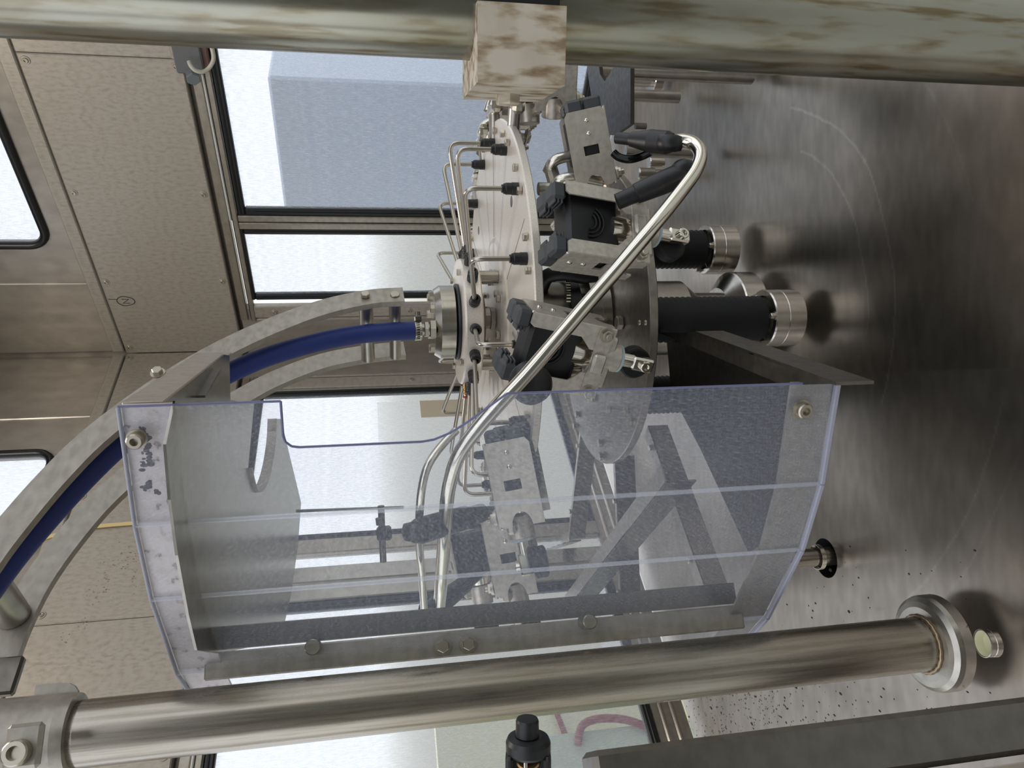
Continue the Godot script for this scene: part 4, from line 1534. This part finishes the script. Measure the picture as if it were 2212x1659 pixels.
func build_small() -> void:
	stub("pin_post", "slotted steel pin post right of the dark cut-out bracket", at_y(1466, 210, 0), [[0, 0], [0.0155, 0], [0.0155, 0.17], [0.014, 0.172], [0, 0.172]], M.steel)
	stub("round_rod", "tall thin steel rod behind the bright rail's bend", at_y(1520, 331, 0), [[0, 0], [0.0135, 0], [0.0135, 0.20], [0, 0.20]], M.steel)
	stub("flanged_tube", "short flanged tube beside the near right post", at_y(1424, 165, 0), [[0, 0], [0.045, 0], [0.045, 0.022], [0.042, 0.025], [0.03, 0.025], [0.028, 0.18], [0, 0.18]], M.turned)
	stub("round_stub", "low round steel stub half hidden behind the near right post", at_y(1585, 152, 0), [[0, 0], [0.021, 0], [0.021, 0.03], [0.018, 0.034], [0, 0.034]], M.turned)
	stub("capped_stub", "bright capped stub behind the black rail holders", at_y(1432, 352, 0), [[0, 0], [0.017, 0], [0.017, 0.04], [0.016, 0.042], [0, 0.042]], M.bright)
	stub("nozzle_stub", "narrow stepped nozzle post behind the upright gripper", at_y(1425, 376, 0.02), [[0, -0.02], [0.012, -0.02], [0.012, 0.015], [0.0165, 0.018], [0.0165, 0.06], [0.014, 0.064], [0, 0.064]], M.steel)

	var t := thing("shaped_bracket", "dark sheet bracket with a V cut-out behind the tipped grippers", "bracket", at_y(1330, 230, 0.30))
	var s := Shape.new()
	slab(s, poly_at([[1268, 90], [1270, 160], [1278, 215], [1296, 262], [1320, 292], [1336, 286], [1362, 268], [1362, 90], [1342, 112], [1318, 158], [1306, 176], [1296, 160], [1288, 90]], 0.30), 0.30, 0.008)
	part("plate", s, M.blackened, t)
	s = Shape.new()
	s.cyl(at_y(1372, 272, 0.295), at_y(1372, 272, 0.295) - Vector3.UP * 0.022, 0.006, 14)
	part("stud", s, M.dark_steel, t)
	s = Shape.new()
	var lg := at_y(1340, 150, 0.29)
	s.cyl(Vector3(lg.x, 0, lg.z), lg, 0.018, 20)
	part("leg", s, M.steel, t)

	t = thing("drain_pipe", "small steel pipe rising through the round table hole beside the guard", "pipe", at_y(1752, 1208, 0) - Vector3(0, 0.08, 0))
	var o := at_y(1758, 1204, 0)
	s = Shape.new()
	s.cyl(o + Vector3(0, -0.12, 0), o + Vector3(0, 0.11, 0), 0.017, 28)
	part("pipe", s, M.pipe, t)
	s = Shape.new()
	s.lathe(o + Vector3(0, -0.012, 0), Vector3.UP, [[0.020, 0], [0.0235, 0], [0.0235, 0.008], [0.022, 0.008], [0.020, 0.0]], 36)
	part("collar", s, M.bright, t)

	s = Shape.new()
	var hc := at_y(1752, 1208, 0.0)
	s.lathe(hc + Vector3(0, -0.20, 0), Vector3.UP, [[0, 0], [0.039, 0], [0.039, 0.168]], 36)
	part("added_dark_cup", s, M.hole, t)  # black cup added under the table so the hole stays dark
	t = thing("screw_closure", "loose silver screw closure lying open side up by the post's floor flange", "cap", at_y(2150, 1391, 0))
	o = at_y(2152, 1389, 0)
	s = Shape.new()
	var tb := Basis(Vector3(1, 0, 0.3).normalized(), -0.12)
	s.lathe(o + Vector3(0, 0.002, 0), tb.y, [[0, 0], [0.0165, 0], [0.0178, 0.0015], [0.0178, 0.0085], [0.0173, 0.009], [0.0178, 0.0095], [0.0178, 0.0165], [0.0182, 0.0172], [0.0172, 0.0176], [0.0170, 0.002], [0, 0.002]], 40)
	part("shell", s, M.turned, t)
	s = Shape.new()
	s.lathe(o + Vector3(0, 0.002, 0), tb.y, [[0.0166, 0.0165], [0.0160, 0.0045], [0.012, 0.0042], [0, 0.0042]], 40)
	part("liner", s, mat(Color(0.80, 0.79, 0.66), 0.5), t)

	t = thing("guide_bracket", "black plastic bracket head with a round knob at the lower left edge", "bracket", at_d(1140, 1640, 0.74))
	var r := at_d(1140, 1600, 0.74)
	var q := at_d(1140, 1750, 0.74)
	var d := (r - q).normalized()
	s = Shape.new()
	s.lathe(at_d(1139, 1588, 0.74), d, [[0, 0], [0.0118, 0], [0.0115, 0.014], [0.0105, 0.0165], [0, 0.0168]], 26)
	part("knob", s, M.black, t)
	s = Shape.new()
	var vw := ray(1140, 1620).normalized()
	var up := vw.cross(d).normalized()
	var hd := at_d(1141, 1626, 0.742)
	s.lathe(hd, d, [[0, 0], [0.0205, 0], [0.0225, 0.003], [0.0225, 0.011], [0.0205, 0.0155], [0.014, 0.0175], [0, 0.0175]], 32)
	part("head", s, M.black, t)
	s = Shape.new()
	for g in [-1.0, 1.0]:
		s.box(hd - d * 0.022 + up * g * 0.0185, Vector3(0.050, 0.008, 0.034), Basis(d, up, d.cross(up)), 0.003)
	s.box(hd - d * 0.022 + vw * 0.014, Vector3(0.050, 0.040, 0.006), Basis(d, up, d.cross(up)), 0.001)
	part("cheeks", s, M.black, t)
	s = Shape.new()
	s.lathe(hd - d * 0.008 - vw * 0.008, (d * 0.8 - vw * 0.75).normalized(), [[0, 0], [0.0128, 0], [0.0128, 0.003], [0.0112, 0.004], [0, 0.004]], 24)
	part("insert", s, M.brass, t)
	s = Shape.new()
	s.cyl(at_d(1135, 1640, 0.725), at_d(1137, 1720, 0.725), 0.0022, 10)
	part("thin_rod", s, M.bright, t)

	t = thing("guide_adjuster", "small rod clamp on a cross rod seen through the guard before the left window", "clamp", at_d(824, 1150, 1.5))
	s = Shape.new()
	s.cyl(at_d(823, 1092, 1.5), at_d(828, 1215, 1.5), 0.0068, 14, 0.001)
	part("cross_rod", s, M.dark_steel, t)
	s = Shape.new()
	s.box(at_d(830, 1152, 1.5), Vector3(0.026, 0.030, 0.03), Basis(Vector3.BACK, 0.05), 0.004)
	part("clamp_body", s, M.black, t)
	s = Shape.new()
	s.cyl(at_d(820, 1118, 1.49), at_d(822, 1134, 1.49), 0.0088, 14, 0.001)
	part("collar", s, M.dark_steel, t)
	s = Shape.new()
	s.cyl(at_d(640, 1104, 1.5), at_d(872, 1096, 1.5), 0.0032, 10)
	part("thin_rod", s, M.dark_steel, t)

	# dark splashes on the sheet beside the left window
	rng.seed = 5
	var mm := MultiMesh.new()
	mm.transform_format = MultiMesh.TRANSFORM_3D
	var sp := Shape.new()
	sp.lathe(Vector3.ZERO, Vector3.UP, [[1.0, 0], [0.8, 0.12], [0, 0.16]], 7, true)
	var me := sp.mesh(Vector3.ZERO)
	me.surface_set_material(0, mat(Color(0.14, 0.10, 0.075), 0.7))
	mm.mesh = me
	mm.instance_count = 900
	for i in 900:
		var x := 1478.0 + absf(rng.randfn(0.0, 1.0)) * 170.0
		var y := rng.randf_range(1395.0, 1640.0)
		if i % 9 == 0:
			x = rng.randf_range(1500, 2150)
			y = rng.randf_range(1180, 1600)
		var p := at_y(x, y, 0.0)
		var k := rng.randf_range(0.0007, 0.0021) * (1.8 if rng.randf() < 0.03 else 1.0)
		mm.set_instance_transform(i, Transform3D(Basis(Vector3.UP, rng.randf() * TAU).scaled(Vector3(k, k, k * rng.randf_range(0.8, 2.0))), p))
	var sm := MultiMeshInstance3D.new()
	sm.name = "dirt_specks"
	sm.multimesh = mm
	sm.set_meta("kind", "stuff")
	tag(sm, "dark dried dirt specks scattered over the steel table beside the left window", "dirt")
	add_child(sm)


# flat irregular spots on a surface: [pixel x, pixel y, spread x, spread y, how many] round each centre
func stains(called: String, label: String, spots: Array, col: Color, size: float, on: Callable) -> void:
	var mm := MultiMesh.new()
	mm.transform_format = MultiMesh.TRANSFORM_3D
	var sp := Shape.new()
	sp.lathe(Vector3.ZERO, Vector3.UP, [[1.0, 0], [0.8, 0.10], [0, 0.12]], 9, true)
	var me := sp.mesh(Vector3.ZERO)
	me.surface_set_material(0, mat(col, 0.7))
	mm.mesh = me
	var all := []
	for k in spots:
		for i in k[4]:
			var hit: Array = on.call(k[0] + rng.randfn(0.0, 0.5) * k[2], k[1] + rng.randfn(0.0, 0.5) * k[3])
			var n: Vector3 = hit[1]
			var a := n.cross(Vector3.UP).normalized()
			var sz := size * rng.randf_range(0.4, 1.3)
			all.append(Transform3D(Basis(a * sz, n * size * 0.6, a.cross(n) * sz * rng.randf_range(0.7, 1.8)), hit[0]))
	mm.instance_count = all.size()
	for i in all.size():
		mm.set_instance_transform(i, all[i])
	var o := MultiMeshInstance3D.new()
	o.name = called
	o.multimesh = mm
	o.set_meta("kind", "stuff")
	tag(o, label, "stain")
	add_child(o)

func on_rim(x: float, y: float) -> Array:
	# the outer face of the guard's upper rim, facet by facet
	var best := []
	for i in 4:
		var a := gpt(i, 0, 0.681)
		var b := gpt(i + 1, 0, 0.681)
		var n := (b - a).normalized().cross(Vector3.UP)
		if n.dot(a - AX) < 0:
			n = -n
		var q := at_plane(x, y, a + n * 0.0021, n)
		var t := (q - a).dot(b - a) / (b - a).length_squared()
		if t >= 0.0 and t <= 1.0:
			return [q, n]
		if best.is_empty():
			best = [q, n]
	return best

func on_left(x: float, y: float) -> Array:
	return [at_plane(x, y, wpt(false, 0, 0, 0.0002), NL), NL]

func build_stains() -> void:
	rng.seed = 9
	stains("rust_stains", "blackish rust stains on the guard's upper rim around the socket screw", [[309, 938, 14, 20, 26], [318, 965, 9, 22, 26], [322, 985, 6, 16, 16], [327, 1003, 3, 5, 5], [322, 1047, 5, 8, 12], [312, 1055, 8, 6, 8], [338, 1062, 5, 4, 7], [306, 1002, 6, 12, 8]], Color(0.16, 0.12, 0.11), 0.0019, on_rim)
	stains("wall_stains", "brownish dried drips on the left wall panel between arm and guard", [[285, 1195, 20, 30, 26], [250, 1215, 26, 30, 22], [232, 1262, 16, 30, 26], [205, 1285, 14, 26, 16], [290, 1250, 8, 30, 18], [180, 1345, 14, 18, 14], [140, 1380, 10, 16, 8]], Color(0.48, 0.43, 0.37), 0.0017, on_left)


# ---------------------------------------------------------------- start
func _ready() -> void:
	var cam := Camera3D.new()
	cam.name = "camera"
	cam.transform = Transform3D(Basis(-look.y, look.x, look.z), EYE)
	cam.fov = rad_to_deg(2.0 * atan(829.5 / F))
	cam.near = 0.02
	cam.far = 60.0
	add_child(cam)

	var env := Environment.new()
	env.background_mode = Environment.BG_SKY
	var sky := Sky.new()
	var sk := ProceduralSkyMaterial.new()
	sk.sky_top_color = Color(0.93, 0.95, 0.99)
	sk.sky_horizon_color = Color(0.94, 0.96, 0.98)
	sk.ground_horizon_color = Color(0.90, 0.91, 0.90)
	sk.ground_bottom_color = Color(0.62, 0.62, 0.58)
	sk.energy_multiplier = 1.3
	sky.sky_material = sk
	env.sky = sky
	env.ambient_light_source = Environment.AMBIENT_SOURCE_DISABLED
	env.tonemap_mode = Environment.TONE_MAPPER_LINEAR
	env.tonemap_exposure = 1.42
	env.sdfgi_enabled = true
	env.ssao_enabled = true
	env.ssil_enabled = true
	var we := WorldEnvironment.new()
	we.name = "environment"
	we.environment = env
	add_child(we)

	make_materials()
	M.rim_top = mat(Color(0.80, 0.765, 0.75), 0.5, 0.4, noise_tex(0.012, [Color(0.25, 0.2, 0.17), Color(0.93, 0.91, 0.9), Color(1, 1, 1)], [0.12, 0.24, 0.5], 61, 512, 6), Vector3(7, 7, 7))
	M.dark_roof = mat(Color(0.60, 0.58, 0.55), 0.24, 0.95, M.steel.albedo_texture, Vector3(6, 6, 6))
	build_room()
	build_posts()
	build_arm()
	build_carousel()
	build_bellows()
	build_grippers()
	build_rail()
	build_guard()
	build_frame_bars()
	build_small()
	build_stains()
